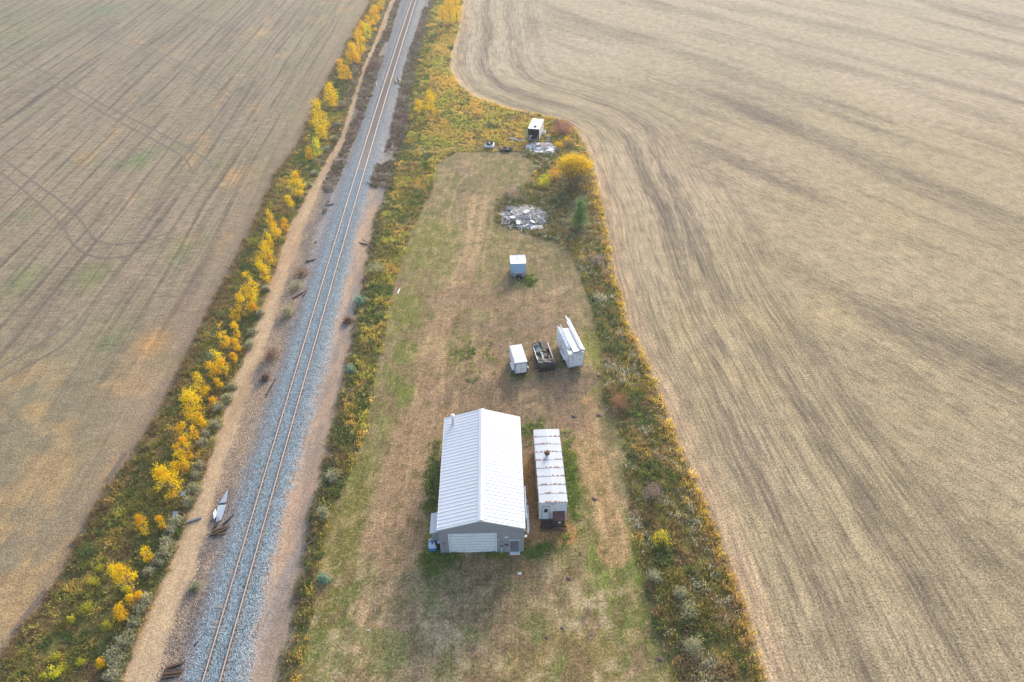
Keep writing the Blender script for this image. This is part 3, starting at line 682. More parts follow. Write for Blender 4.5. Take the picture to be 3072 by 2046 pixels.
# low weeds growing inside the yard
pts = []
for px, py, rx, ry, n in ((1297, 1450, .6, 4.5, 190), (1330, 1668, 1.8, .5, 110), (1490, 1662, 1.2, .35, 70), (1592, 1660, .9, .4, 60), (1712, 1440, .7, 5.5, 250), (1690, 1590, .5, 1.5, 40), (1600, 1290, 1.2, 2, 60),
                          (1588, 840, .9, 1.2, 60), (1420, 1080, 3.2, 4.4, 70), (1560, 1125, 1.1, .5, 40), (1650, 1098, 1.2, .5, 40), (1640, 1640, 1.6, .4, 30), (1310, 1700, 2, 1, 60)):
    x, y = G(px, py); pts.append(np.column_stack([x + RNG.normal(0, rx * .6, n), y + RNG.normal(0, ry * .6, n)]))
Pv = np.concatenate(pts)
ins = ((Pv[:, 0] > -7.8) & (Pv[:, 0] < 1.35) & (Pv[:, 1] > 39.75) & (Pv[:, 1] < 54.8)) | ((Pv[:, 0] > 2.4) & (Pv[:, 0] < 5.9) & (Pv[:, 1] > 42) & (Pv[:, 1] < 54.4))
Pv = Pv[~ins]
col = choose(Pv, pal((112, 130, 58), (134, 138, 66), (100, 116, 56)), [.05, 0, .03], 200)
weeds('yard_weeds', 'green weeds growing round the buildings and trailers in the yard', Pv, col, .1, .4, 8, 7, 6, .08)

# ------------------------------------------------------------------ trees and bushes
def crown_mesh(name, h, w, nclump, nleaf, base, colors, wts, leaf=.17, seed=0, shape='oval', low=.15, cr=.13):
    rng = np.random.default_rng(seed)
    z = rng.uniform(low, 1, nclump) ** .9
    if shape == 'oval': prof = np.sin(np.clip((z - low) / (1 - low), 0, 1) ** .8 * np.pi * .94 + .12) ** .8
    elif shape == 'dome': prof = np.sqrt(np.clip(1 - (z * .95) ** 2, .02, 1))
    else: prof = (1.03 - z)
    a = rng.uniform(0, 2 * np.pi, nclump); r = np.sqrt(rng.uniform(.05, 1, nclump)) * prof * w / 2
    cx, cy, cz = np.cos(a) * r, np.sin(a) * r, z * h
    # one-sided gaps make the outline uneven
    k = rng.integers(int(nleaf * .6), int(nleaf * 1.3), nclump)
    idx = np.repeat(np.arange(nclump), k); n = len(idx)
    rad = (rng.uniform(.5, 1.1, nclump) * w * cr + .08)[idx]
    c = np.stack([cx[idx], cy[idx], cz[idx]], 1) + rng.normal(size=(n, 3)) * rad[:, None] * np.array([1, 1, .9])
    c[:, 2] = np.maximum(c[:, 2], .06)
    cc = colors[rng.choice(len(colors), nclump, p=np.array(wts) / sum(wts))][idx]
    cc = jit(cc, n, .25, rng)
    V, F, cl = quads(c, rng.uniform(.6, 1.25, n) * leaf, cc, .15, 1.0, rng)
    return fast_mesh(name, V, F, cl)
def trunk_mesh(name, h, r, seed, nlimb=6, spread=.3):
    rng = random.Random(seed); b = MB()
    lean = (rng.uniform(-.06, .06) * h, rng.uniform(-.06, .06) * h)
    pts = [(lean[0] * t * t, lean[1] * t * t, h * t - .05) for t in (0, .25, .5, .75, .97)]
    b.tube(pts, [r, r * .82, r * .6, r * .38, r * .12], 6)
    for i in range(nlimb):
        t = .2 + .65 * i / nlimb; a = rng.uniform(0, 6.28); L = h * spread * (1.15 - t)
        p = Vector((lean[0] * t * t, lean[1] * t * t, h * t)); q = p + Vector((math.cos(a) * L, math.sin(a) * L, L * .8))
        b.tube([p, (p + q) / 2 + Vector((0, 0, .05 * L)), q], [r * .4, r * .28, r * .08], 5)
    return b.mesh(name)
def vivid(*cs): return np.minimum(np.array([P8(*c, k=1.15) for c in cs]), .88)
YEL = vivid((255, 192, 5), (254, 183, 5), (249, 171, 9), (255, 198, 12))
ORG = vivid((255, 186, 7), (251, 175, 9), (236, 162, 23), (255, 190, 11))
LIM = pal((206, 192, 40), (168, 170, 44), (232, 190, 40), (130, 146, 50))
def ordinal(n):
    if 10 <= n % 100 <= 20: s = 'th'
    else: s = {1: 'st', 2: 'nd', 3: 'rd'}.get(n % 10, 'th')
    return f'{n}{s}'
def poplar(px, ytop, ybot, wpx, kind, label, name='poplar_tree', group=None, dens=1.0):
    x, y = G(px, ybot); h = max(.7, height_at(x, y, ytop) * .97); ppm = FPX / (y * cT + CAM_H * sT); w = wpx / ppm * .77
    z0 = float(ground_z(np.array(x), np.array(y)))
    t = thing(name, label, 'tree', (x, y, z0), random.uniform(0, 6.28), group)
    sd = int(px * 13 + ytop * 7)
    link('trunk', trunk_mesh('trunk', h, .035 + .014 * h, sd, 7), M['bark'], t)
    vol = max(.6, h * w * w * .5)
    ncl = int(np.clip(10 + vol * 2.2, 9, 60) * dens)
    link('crown', crown_mesh('crown', h * 1.04, w, ncl, 44, None, {'y': YEL, 'o': ORG, 'l': LIM}[kind], [4, 3, 2, 2], .17 + .05 * min(1, y / 200), sd, 'oval', .12), M['leaf'], t)
    return t
ROW = [  # x, top, bottom, width, kind: the row along the dirt road, from the near end to the far end
    (178, 1995, 2032, 24, 'l'), (311, 1980, 2000, 20, 'o'), (383, 1814, 1855, 45, 'o'), (402, 1790, 1816, 26, 'y'), (426, 1780, 1802, 20, 'y'),
    (409, 1700, 1780, 58, 'y'), (370, 1698, 1757, 32, 'y'), (455, 1645, 1685, 30, 'o'), (444, 1548, 1603, 40, 'o'), (496, 1550, 1588, 25, 'o'),
    (526, 1404, 1494, 80, 'y'), (539, 1388, 1432, 32, 'y'), (557, 1362, 1414, 42, 'y'), (544, 1333, 1372, 28, 'o'), (574, 1315, 1378, 38, 'o'),
    (600, 1276, 1336, 22, 'o'), (565, 1266, 1328, 40, 'o'), (613, 1261, 1286, 30, 'y'), (598, 1178, 1268, 78, 'y'), (644, 1193, 1219, 24, 'o'),
    (618, 1122, 1197, 48, 'y'), (661, 1136, 1167, 18, 'o'), (648, 1085, 1145, 34, 'y'), (678, 1076, 1132, 42, 'y'), (662, 1044, 1107, 34, 'y'),
    (707, 1060, 1090, 18, 'o'), (713, 1018, 1055, 28, 'o'), (688, 973, 1058, 36, 'o'), (716, 968, 1013, 34, 'o'), (712, 922, 968, 28, 'o'),
    (764, 907, 940, 28, 'o'), (736, 885, 952, 42, 'o'), (764, 820, 911, 50, 'y'), (798, 792, 847, 40, 'y'), (779, 765, 806, 22, 'y'),
    (812, 728, 800, 46, 'y'), (817, 703, 752, 24, 'y'), (834, 672, 723, 40, 'y'), (860, 658, 694, 26, 'o'), (822, 630, 702, 28, 'o'),
    (874, 592, 646, 32, 'y'), (898, 520, 590, 54, 'y'), (934, 440, 485, 28, 'o'), (955, 418, 472, 32, 'l'), (968, 381, 424, 38, 'y'),
    (966, 304, 402, 66, 'y'), (1000, 252, 326, 46, 'y'), (1047, 196, 244, 24, 'o'), (1029, 180, 242, 32, 'o'), (1075, 158, 192, 28, 'o'),
    (1061, 132, 197, 44, 'o'), (1085, 88, 168, 46, 'o'), (1089, 62, 110, 28, 'o'), (1109, 50, 96, 26, 'o'), (1122, 62, 98, 22, 'o'),
    (1130, 18, 68, 38, 'o'), (1146, -22, 34, 28, 'y')]
KN = {'y': 'golden yellow', 'o': 'orange yellow', 'l': 'yellow green'}
for i, r in enumerate(ROW):
    size = 'broad' if r[3] >= 44 else 'small' if r[3] < 29 else 'slender'
    poplar(*r, f'{size} {KN[r[4]]} poplar, {ordinal(i + 1)} from the near end of the roadside row', group='poplars in the row beside the dirt road')
poplar(1106, 74, 120, 24, 'l', 'dark green bushy tree standing among the far yellow poplars', 'bushy_tree')
poplar(1294, 272, 342, 36, 'y', 'taller of two bright yellow poplars in the orange meadow right of the track', group='poplars in the meadow')
poplar(1259, 303, 343, 26, 'y', 'shorter of two bright yellow poplars in the meadow, nearer the track', group='poplars in the meadow')
poplar(1371, -26, 70, 46, 'y', 'rightmost yellow poplar of the far clump at the field bend', group='far clump of poplars')
poplar(1352, -6, 82, 42, 'y', 'middle yellow poplar of the far clump at the field bend', group='far clump of poplars')
poplar(1329, 19, 68, 24, 'o', 'leftmost small orange poplar of the far clump at the field bend', group='far clump of poplars')

def bush(name, label, px, ytop, ybot, wpx, colors, wts, leaf=.16, ncl=24, nl=40, low=.05, cat='bush', group=None, shape='dome', twigs=True, minh=.35):
    x, y = G(px, ybot); ppm = FPX / (y * cT + CAM_H * sT); w = wpx / ppm
    y += w * .35
    h = max(minh, height_at(x, y, ytop) * .95); z0 = float(ground_z(np.array(x), np.array(y)))
    t = thing(name, label, cat, (x, y, z0), 0, group); sd = int(px * 17 + ytop * 3)
    b = MB(); rng = random.Random(sd)
    for i in range(7):
        a = rng.uniform(0, 6.28); q = Vector((math.cos(a) * w * .35, math.sin(a) * w * .35, h * rng.uniform(.6, .95)))
        b.tube([(0, 0, -.05), q * .5 + Vector((0, 0, .08 * h)), q], [.03 + .01 * h, .02, .008], 5)
    b.build('stem', M['bark'], t)
    link('crown', crown_mesh('crown', h, w, ncl, nl, None, colors, wts, leaf, sd, shape, low), M['weed'], t)
    return t
SAGE = pal((150, 148, 118), (132, 134, 104), (166, 160, 136), (112, 118, 90))
DRY = pal((120, 98, 84), (104, 84, 72), (142, 118, 100), (92, 78, 66))
BLU = pal((120, 150, 128), (104, 136, 116), (142, 164, 146), (92, 122, 98))
z3 = lambda x, y: (x / 2.299, 1364 + y / 2.299)
z7 = lambda x, y: (640 + x / 3.137, 600 + y / 3.137)
SG = [z3(*p) for p in ((770, 1540), (800, 1450), (790, 1390), (850, 1310), (890, 1260), (930, 1170), (970, 1080), (1000, 1020), (1020, 830), (1080, 750), (1120, 690), (1150, 620), (1180, 530), (1215, 470), (1290, 340), (1345, 250), (1355, 150), (1370, 90))]
SG += [(x / 2.299, 682 + y / 2.299) for x, y in ((1390, 1500), (1420, 1430), (1480, 1370), (1500, 1250), (1570, 1190), (1600, 1100), (1725, 820), (1740, 730), (1800, 600), (1835, 430))]
SG += [(x / 2.299, y / 2.299) for x, y in ((2130, 1280), (2170, 1200), (2180, 1120), (2250, 1030), (2300, 960), (2330, 860))]
SG.sort(key=lambda p: -p[1])
for i, (x, y) in enumerate(SG):
    w = random.uniform(30, 46) * (.45 + .55 * (y / 2046))
    bush('sagebrush', f'silver grey sagebrush, {ordinal(i + 1)} from the near end along the dirt road', x, y - w * .42, y + w * .3, w, SAGE, [3, 3, 2, 1], .17, 22, 34, group='sagebrush along the dirt road')
for lab, px, py, w, colr, nm in (
        ('round grey green sagebrush between the dirt road and the two crossed ties', 887, 866, 36, SAGE, 'sagebrush'), ('grey green sagebrush standing alone right of the dirt road', 861, 944, 36, SAGE, 'sagebrush'),
        ('round brown dead bush at the left edge of the track gravel', 812, 1072, 42, DRY, 'dead_bush'), ('brown dead shrub above the grey sagebrush by the track', 902, 826, 40, DRY, 'dead_bush'),
        ('small brown tuft bush beside the leaning grey tie', 796, 1136, 22, DRY, 'dead_bush'), ('broad silver sagebrush at the right edge of the pink dirt strip', 1124, 816, 48, SAGE, 'sagebrush'),
        ('dark blue green bush at the dirt strip by the golden weeds', 1076, 905, 32, BLU, 'leafy_bush'), ('small brown shrub alone on the right dirt strip', 1043, 966, 22, DRY, 'dead_bush'),
        ('silver sagebrush at the weedy edge left of the lower yard', 970, 1550, 40, SAGE, 'sagebrush'), ('pale green sagebrush on the verge left of the big shed', 995, 1440, 42, SAGE, 'sagebrush'),
        ('bluish green plant on the edge of the mown grass, lower left', 970, 1744, 26, BLU, 'leafy_bush'), ('blue green bush on the verge left of the white trailers', 1052, 1114, 26, BLU, 'leafy_bush'),
        ('pale blue green bush left of the poplar row in the weeds', 637, 1080, 34, BLU, 'leafy_bush'), ('spiky grey sagebrush on the gravel right of the lower dirt road', 584, 1766, 26, SAGE, 'sagebrush'),
        ('rusty brown tumbleweed bush in the right verge beside the parked trailers', 1862, 1222, 60, pal((146, 108, 80), (130, 98, 76), (162, 124, 92), (116, 90, 70)), 'dead_bush'),
        ('dark leafless grey bush in the right verge below the office trailer', 1960, 1500, 66, pal((128, 112, 106), (108, 96, 92), (150, 130, 116), (96, 86, 82)), 'dead_bush'),
        ('grey seed head bush at the right verge near the lone trailer', 1790, 790, 50, pal((138, 122, 112), (120, 108, 98), (150, 136, 120), (110, 100, 84)), 'dead_bush'),
        ('yellow flowering weed clump in the right verge', 1984, 1630, 50, pal((204, 184, 44), (176, 160, 52), (120, 122, 54), (214, 194, 54)), 'flowering_weed'),
        ('silver sagebrush in the lower right verge', 2062, 1850, 60, SAGE, 'sagebrush'), ('large grey sagebrush at the bottom of the right verge', 2080, 1960, 64, SAGE, 'sagebrush'),
        ('pale sagebrush at the left side of the right verge', 1965, 1745, 46, SAGE, 'sagebrush'), ('grey sagebrush near the middle of the lower right verge', 2040, 1790, 40, SAGE, 'sagebrush'),
        ('grey brown seed head shrub at the corner behind the lumber pile', 1528, 588, 60, pal((150, 128, 116), (134, 112, 104), (160, 140, 110), (120, 106, 92)), 'dead_bush')):
    bush(nm, lab, px, py - w * .5, py + w * .22, w, colr, [3, 3, 2, 1], .16, 26, 34)
for k_, (px, py, w) in enumerate(((640, 900, 60), (598, 1075, 70), (385, 1400, 70), (415, 1490, 60), (735, 1195, 55), (490, 1150, 40), (860, 950, 60), (560, 1450, 50), (690, 800, 50), (300, 1540, 50))):
    px, py = px / 2.299, 1364 + py / 2.299; w = w / 2.299
    bush('flowering_weed', f'yellow green weed clump, {ordinal(k_ + 1)} of ten scattered in the lower left verge', px, py - w * .45, py + w * .25, w, pal((190, 180, 48), (170, 164, 52), (138, 138, 52), (202, 190, 54)), [3, 3, 3, 1], .14, 16, 26, group='yellow weed clumps in the lower left verge')
bush('red_bush', 'round dusky red bush beside the field bend by the abandoned box trailer', 1690, 366, 410, 62, pal((150, 104, 94), (134, 94, 88), (160, 118, 102), (118, 86, 80)), [3, 3, 2, 1], .2, 46, 60)
bush('leafy_bush', 'grey green shrub between the red bush and the big yellow bush', 1705, 420, 466, 36, pal((108, 104, 72), (126, 112, 72), (92, 96, 60), (142, 118, 70)), [2, 2, 2, 1], .2, 34, 50)
bush('leafy_bush', 'small dark green shrub behind the abandoned box trailer', 1668, 361, 376, 24, pal((88, 98, 66), (100, 104, 72), (78, 90, 60), (110, 112, 80)), [1, 1, 1, 1], .18, 16, 34)
bush('orange_bush', 'small orange bush at the right end of the white junk pile', 1677, 428, 446, 26, ORG, [1, 1, 1, 1], .2, 16, 34)
bush('orange_bush', 'low orange shrub above the grey green shrub near the field bend', 1703, 416, 430, 26, ORG, [1, 1, 1, 1], .2, 14, 34)
bush('yellow_bush', 'low yellow shrub left of the big yellow bush', 1637, 525, 562, 40, LIM, [2, 2, 3, 1], .2, 26, 40)
bush('yellow_bush', 'orange yellow shrub just left of the big yellow bush', 1664, 500, 545, 44, pal((226, 166, 40), (206, 152, 48), (160, 138, 50), (190, 150, 60)), [2, 2, 2, 2], .2, 30, 40)
# the big yellow topped bush
x, y = G(1722, 572); t = thing('big_bush', 'big bush with yellow top and dark twiggy base beside the right field', 'bush', (x, y + 1.2, 0))
hB = height_at(x, y + 1.2, 472)
b = MB(); rr = random.Random(4)
for i in range(16):
    a = rr.uniform(0, 6.28); q = Vector((math.cos(a) * 2.4, math.sin(a) * 2.2, hB * rr.uniform(.6, .92))); b.tube([(math.cos(a) * .4, math.sin(a) * .4, -.05), q * .5, q], [.09, .06, .015], 6)
b.build('stem', M['bark'], t)
link('crown', crown_mesh('crown', hB * .93, 10.0, 140, 44, None, YEL, [4, 4, 3, 1], .22, 5, 'dome', .72, .06), M['leaf'], t)
link('lower_foliage', crown_mesh('lower_foliage', hB * .78, 6.8, 110, 60, None, pal((96, 88, 66), (84, 78, 66), (170, 138, 50), (78, 74, 66)), [3, 3, 1.5, 3], .22, 6, 'dome', .03), M['weed'], t)
# the small spruce
x, y = G(1737, 690); hS = height_at(x, y + .6, 606); t = thing('spruce_tree', 'small dark green spruce in the right verge near the lumber pile', 'tree', (x, y + .6, 0))
link('trunk', trunk_mesh('trunk', hS, .09, 9, 4, .1), M['bark'], t)
link('crown', crown_mesh('crown', hS * 1.03, 3.0, 110, 60, None, pal((84, 116, 58), (72, 104, 54), (100, 128, 64), (64, 92, 52)), [3, 3, 2, 2], .16, 8, 'cone', .03), M['weed'], t)

# ------------------------------------------------------------------ the shed
SW, SL, EH, RH = 8.4, 14.7, 4.45, 5.85
sh = thing('workshop_shed', 'long grey metal shed with white ribbed gable roof and wide overhead door', 'shed', (-3.06, 39.92, 0), R(1.45))
hw = SW / 2
def top_z(x): return RH - (RH - EH) * abs(x) / hw
DX0, DX1, DH = -3.25, 1.42, 3.35       # overhead door opening
MX0, MX1, MH = 2.86, 3.78, 2.08        # walk door opening
b = MB().box(-hw + .1, hw - .1, .13, SL - .13, 0, EH - .12)
b.quad_prism([(-hw + .1, .13, EH - .119), (hw - .1, .13, EH - .119), (0, .13, RH - .16)], [(-hw + .1, SL - .13, EH - .119), (hw - .1, SL - .13, EH - .119), (0, SL - .13, RH - .16)])
b.build('wall_core', M['siding'], sh)
def wall_panel(x0, x1, z0a, y0, parent, tops=None):
    b = MB(); e = .04
    xs = [x0, x1] if not (x0 < 0 < x1) else [x0, 0, x1]
    for a, c in zip(xs[:-1], xs[1:]):
        za, zc = (top_z(a) - .05, top_z(c) - .05)
        b.quad_prism([(a, y0, z0a), (c, y0, z0a), (c, y0, zc), (a, y0, za)], [(a, y0 + e, z0a), (c, y0 + e, z0a), (c, y0 + e, zc), (a, y0 + e, za)])
    n = max(1, round((x1 - x0) / .15))
    for i in range(n):
        x = x0 + (i + .5) * (x1 - x0) / n
        b.quad_prism([(x - .03, y0 - .002, z0a), (x + .03, y0 - .002, z0a), (x + .03, y0 - .002, top_z(x) - .06), (x - .03, y0 - .002, top_z(x) - .06)],
                     [(x - .015, y0 - .028, z0a), (x + .015, y0 - .028, z0a), (x + .015, y0 - .028, top_z(x) - .06), (x - .015, y0 - .028, top_z(x) - .06)])
    return b.build('wall_panel', M['siding'], parent)
cuts = [-hw, DX0 - .01, -2.4, -1.5, -.6, .3, DX1 + .01, 2.1, MX0 - .01, MX1 + .01, hw]
for a, c in zip(cuts[:-1], cuts[1:]):
    z0a = .02
    if a >= DX0 - .02 and c <= DX1 + .02: z0a = DH
    if a >= MX0 - .02 and c <= MX1 + .02: z0a = MH
    wall_panel(a, c, z0a, .0, sh)
for s in (-1, 1):                      # long side walls, ribbed panels
    for k in range(16):
        y0 = .02 + k * (SL - .04) / 16; y1 = y0 + (SL - .04) / 16 - .004
        xo = s * (hw - .05); b = MB().box(min(xo, xo + s * .04), max(xo, xo + s * .04), y0, y1, .02, EH - .1)
        for q in range(4):
            yq = y0 + (q + .5) * (y1 - y0) / 4; b.box(min(xo + s * .038, xo + s * .065), max(xo + s * .038, xo + s * .065), yq - .02, yq + .02, .02, EH - .11)
        b.build('side_panel', M['siding'], sh)
# roof panels
ov = .14; slope = math.atan2(RH - EH, hw); SLW = (hw + ov) / math.cos(slope)
npan = 17; pw = (SL + .4) / npan
b = MB().box(0, SLW, 0, pw - .006, 0, .03)
for q in range(2):
    yq = (q + .5) * pw / 2
    b.quad_prism([(0, yq - .06, .028), (SLW, yq - .06, .028), (SLW, yq + .06, .028), (0, yq + .06, .028)], [(0, yq - .03, .058), (SLW, yq - .03, .058), (SLW, yq + .03, .058), (0, yq + .03, .058)])
rp = b.mesh('roof_panel'); rp.materials.append(M['roof'])
for k in range(npan):
    link('roof_panel', rp, None, sh, (.0, -.2 + k * pw, RH), (0, slope, 0))
    link('roof_panel', rp, None, sh, (.0, -.2 + (k + 1) * pw - .006, RH), (0, slope, math.pi))
b = MB()
for s in (-1, 1):
    b.quad_prism([(0, -.22, RH + .11), (s * .32, -.22, RH + .10 - .32 * math.tan(slope)), (s * .32, -.22, RH + .075 - .32 * math.tan(slope)), (0, -.22, RH + .085)],
                 [(0, SL + .22, RH + .11), (s * .32, SL + .22, RH + .10 - .32 * math.tan(slope)), (s * .32, SL + .22, RH + .075 - .32 * math.tan(slope)), (0, SL + .22, RH + .085)])
b.build('ridge_cap', M['roof'], sh)
for s in (-1, 1):                      # gable and eave trim
    for y in (-.225, SL + .205):
        MB().bar((0, y, RH - .03), (s * (hw + ov), y, EH - ov * math.tan(slope) - .03), .03, .16).build('gable_trim', M['trim'], sh)
    xo = s * (hw + ov + .02); MB().box(xo - .03, xo + .03, -.2, SL + .2, EH - ov * math.tan(slope) - .12, EH - ov * math.tan(slope) + .03).build('eave_trim', M['trim'], sh)
    MB().box(s * hw - .05, s * hw + .05, -.05, -.031, .02, EH - .1).build('corner_trim', M['siding'], sh)
# overhead door of seven sections
od = MB().box(DX0, DX1, .1, .12, .0, DH).build('overhead_door', M['steel_door'], sh)
for k in range(7):
    z = .03 + k * (DH - .03) / 7; h = (DH - .03) / 7
    b = MB().box(DX0 + .06, DX1 - .06, .06, .1, z, z + h - .08)
    for q in range(4): b.box(DX0 + .08, DX1 - .08, .045, .061, z + .05 + q * h / 4.6, z + .08 + q * h / 4.6)
    b.build('door_section', M['ohdoor'], od)
for x0, x1, z0, z1 in ((DX0 - .1, DX0 + .04, 0, DH + .09), (DX1 - .04, DX1 + .1, 0, DH + .09), (DX0 + .04, DX1 - .04, DH - .02, DH + .09)):
    MB().box(x0, x1, -.045, .1, z0, z1).build('door_jamb', M['trim'], sh)
wd = MB().box(MX0 + .05, MX1 - .05, .03, .075, .06, MH - .04).build('walk_door', M['steel_door'], sh)
MB().lathe([(.03, -.02), (.045, .0), (.045, .05), (.03, .07)], (0, 0, 0), 'x', 10).build('handle', M['dark'], wd, (MX0 + .16, .01, 1.0), (0, 0, -math.pi / 2))
for x0, x1, z0, z1 in ((MX0 - .05, MX0 + .05, .02, MH + .05), (MX1 - .05, MX1 + .05, .02, MH + .05), (MX0 + .05, MX1 - .05, MH - .04, MH + .05)):
    MB().box(x0, x1, -.04, .08, z0, z1).build('door_frame', M['siding'], sh)
MB().box(MX0 - .1, MX1 + .12, -.1, -.03, MH + .06, MH + .11).build('drip_cap', M['trim'], sh)
MB().box(MX0 - .05, MX1 + .1, -.35, -.03, .0, .1).build('door_step', M['trim'], sh)
b = MB().box(1.86, 2.14, -.15, -.03, 1.35, 1.75); e = b.build('meter_box', M['gal'], sh, bevel=.02)
MB().lathe([(.09, 0), (.09, .1), (.06, .13)], (0, 0, 0), 'z', 12).build('meter_dial', M['dark'], e, (2.0, -.15, 1.42), (R(90), 0, 0))
MB().tube([(2.0, -.09, 1.36), (2.0, -.09, .0)], [.045, .045], 8).build('conduit', M['trim'], sh)
MB().tube([(2.0, -.09, 1.75), (2.0, -.09, 3.2)], [.02, .02], 6).build('conduit', M['gal'], sh)
MB().box(2.32, 2.74, -.06, -.03, 1.25, 1.52).build('door_sign', M['sign'], sh)
b = MB().lathe([(.03, 0), (.13, .02), (.13, .06), (.05, .1)], (0, 0, 0), 'z', 10); lp = b.build('wall_light', M['trim'], sh, (2.5, -.03, 2.75), (R(90), 0, 0))
MB().bar((-.26, 0, .05), (.26, 0, .05), .07, .05).bar((0, -.2, .05), (0, .26, .05), .07, .05, (1, 0, 0)).build('lamp_head', M['trim'], lp)
MB().box(1.62, 1.7, -.1, -.03, 2.25, 2.4).build('keypad', M['trim'], sh)
for k, (w, z) in enumerate(((.34, 1.95), (.3, 1.78), (.36, 1.6), (.26, 1.42))):   # faint red notice lettering left of the door
    for q in range(4): MB().box(-3.98 + q * .09, -3.98 + q * .09 + .05, -.036, -.031, z, z + .1).build('notice_letter', M['red_text'], sh)
b = MB().lathe([(.12, -1.0), (.12, .55), (.12, .56)], (0, 0, 0), 'z', 14); fl = b.build('flue_pipe', M['gal'], sh, (-3.3, SL - 1.0, top_z(-3.3) + .75))
MB().lathe([(.24, 0), (.24, .08), (.2, .2), (.06, .28)], (0, 0, 0), 'z', 16).build('flue_cap', M['trim'], fl, (0, 0, .5))
MB().lathe([(.26, 0), (.14, .12)], (0, 0, 0), 'z', 14).build('flue_flashing', M['roof'], fl, (0, 0, -.72))
# right side: lengths leaning on the wall, seen past the eave
for k, (y0, y1, z, xo) in enumerate(((2.6, 6.6, 2.2, .42), (1.2, 3.6, 1.4, .55), (1.8, 5.0, 1.0, .68))):
    lo = MB().bar((hw + xo, y0, z), (hw + xo, y1, z), .12, .22).build('wall_rack_rail', M['pale_blue'], sh)
for y in (1.5, 3.0, 5.4): MB().bar((hw + .02, y, 1.6), (hw + .7, y, 1.4), .05, .05).build('wall_bracket', M['gal'], sh)
b = MB().bar((hw + .02, .25, 2.3), (hw + .3, .2, 2.45), .08, .08); b.box(hw + .22, hw + .38, .08, .3, 2.38, 2.56); b.build('corner_lamp', M['trim'], sh)
# lean-to on the left
b = MB().box(-hw - .92, -hw - .07, .9, 3.0, 0, 2.55); lt = b.build('lean_to', M['siding'], sh)
b = MB().quad_prism([(-hw - 1.08, .68, 2.52), (-hw - .04, .68, 2.86), (-hw - .04, .68, 2.9), (-hw - 1.08, .68, 2.56)], [(-hw - 1.08, 3.1, 2.52), (-hw - .04, 3.1, 2.86), (-hw - .04, 3.1, 2.9), (-hw - 1.08, 3.1, 2.56)])
lr = b.build('lean_to_roof', M['roof'], lt)
for q in range(6):
    x = -hw - 1.02 + q * .19; z = 2.56 + (x + hw + 1.08) * .327
    MB().box(x - .02, x + .02, .66, 3.1, z, z + .04).build('roof_rib', M['roof'], lt)
for q in range(9): MB().box(-hw - .9 + q * .1, -hw - .86 + q * .1, .87, .901, .02, 2.5).build('siding_rib', M['siding'], lt)

# things beside the shed's front left corner
x, y = G(1298, 1655)
t = thing('water_tank', 'white and blue plastic tank beside the shed front left corner', 'tank', (x, y + .45, 0), R(3))
MB().quad_prism([(-.36, -.5, .02), (.36, -.5, .02), (.36, .5, .02), (-.36, .5, .02)], [(-.42, -.5, .55), (.42, -.5, .55), (.42, .5, .55), (-.42, .5, .55)]).build('tank_base', M['blue'], t, bevel=.06)
MB().quad_prism([(-.43, -.52, .56), (.43, -.52, .56), (.43, .52, .56), (-.43, .52, .56)], [(-.36, -.42, 1.05), (.36, -.42, 1.05), (.36, .46, 1.05), (-.36, .46, 1.05)]).build('tank_top', M['pale_blue'], t, bevel=.08)
for xx, yy_ in ((-.15, .2), (.13, .22), (0, 0), (0, -.2), (-.22, .0), (.2, .02)): MB().lathe([(.085, 0), (.085, .06), (.05, .08)], (0, 0, 0), 'z', 10).build('cap', M['decal'], t, (xx, yy_, 1.05))
x, y = G(1315, 1652)
t = thing('black_bin', 'black bin with white lid plate between the blue tank and the shed', 'bin', (x + .02, y + .45, 0), R(2))
MB().box(-.27, .3, -.4, .45, 0, .95).build('bin_body', M['black'], t, bevel=.03)
MB().box(-.29, .32, -.42, .47, .951, 1.02).build('bin_lid', M['black'], t)
MB().box(-.1, .18, -.25, .05, 1.021, 1.05).build('white_plate', M['white'], t)

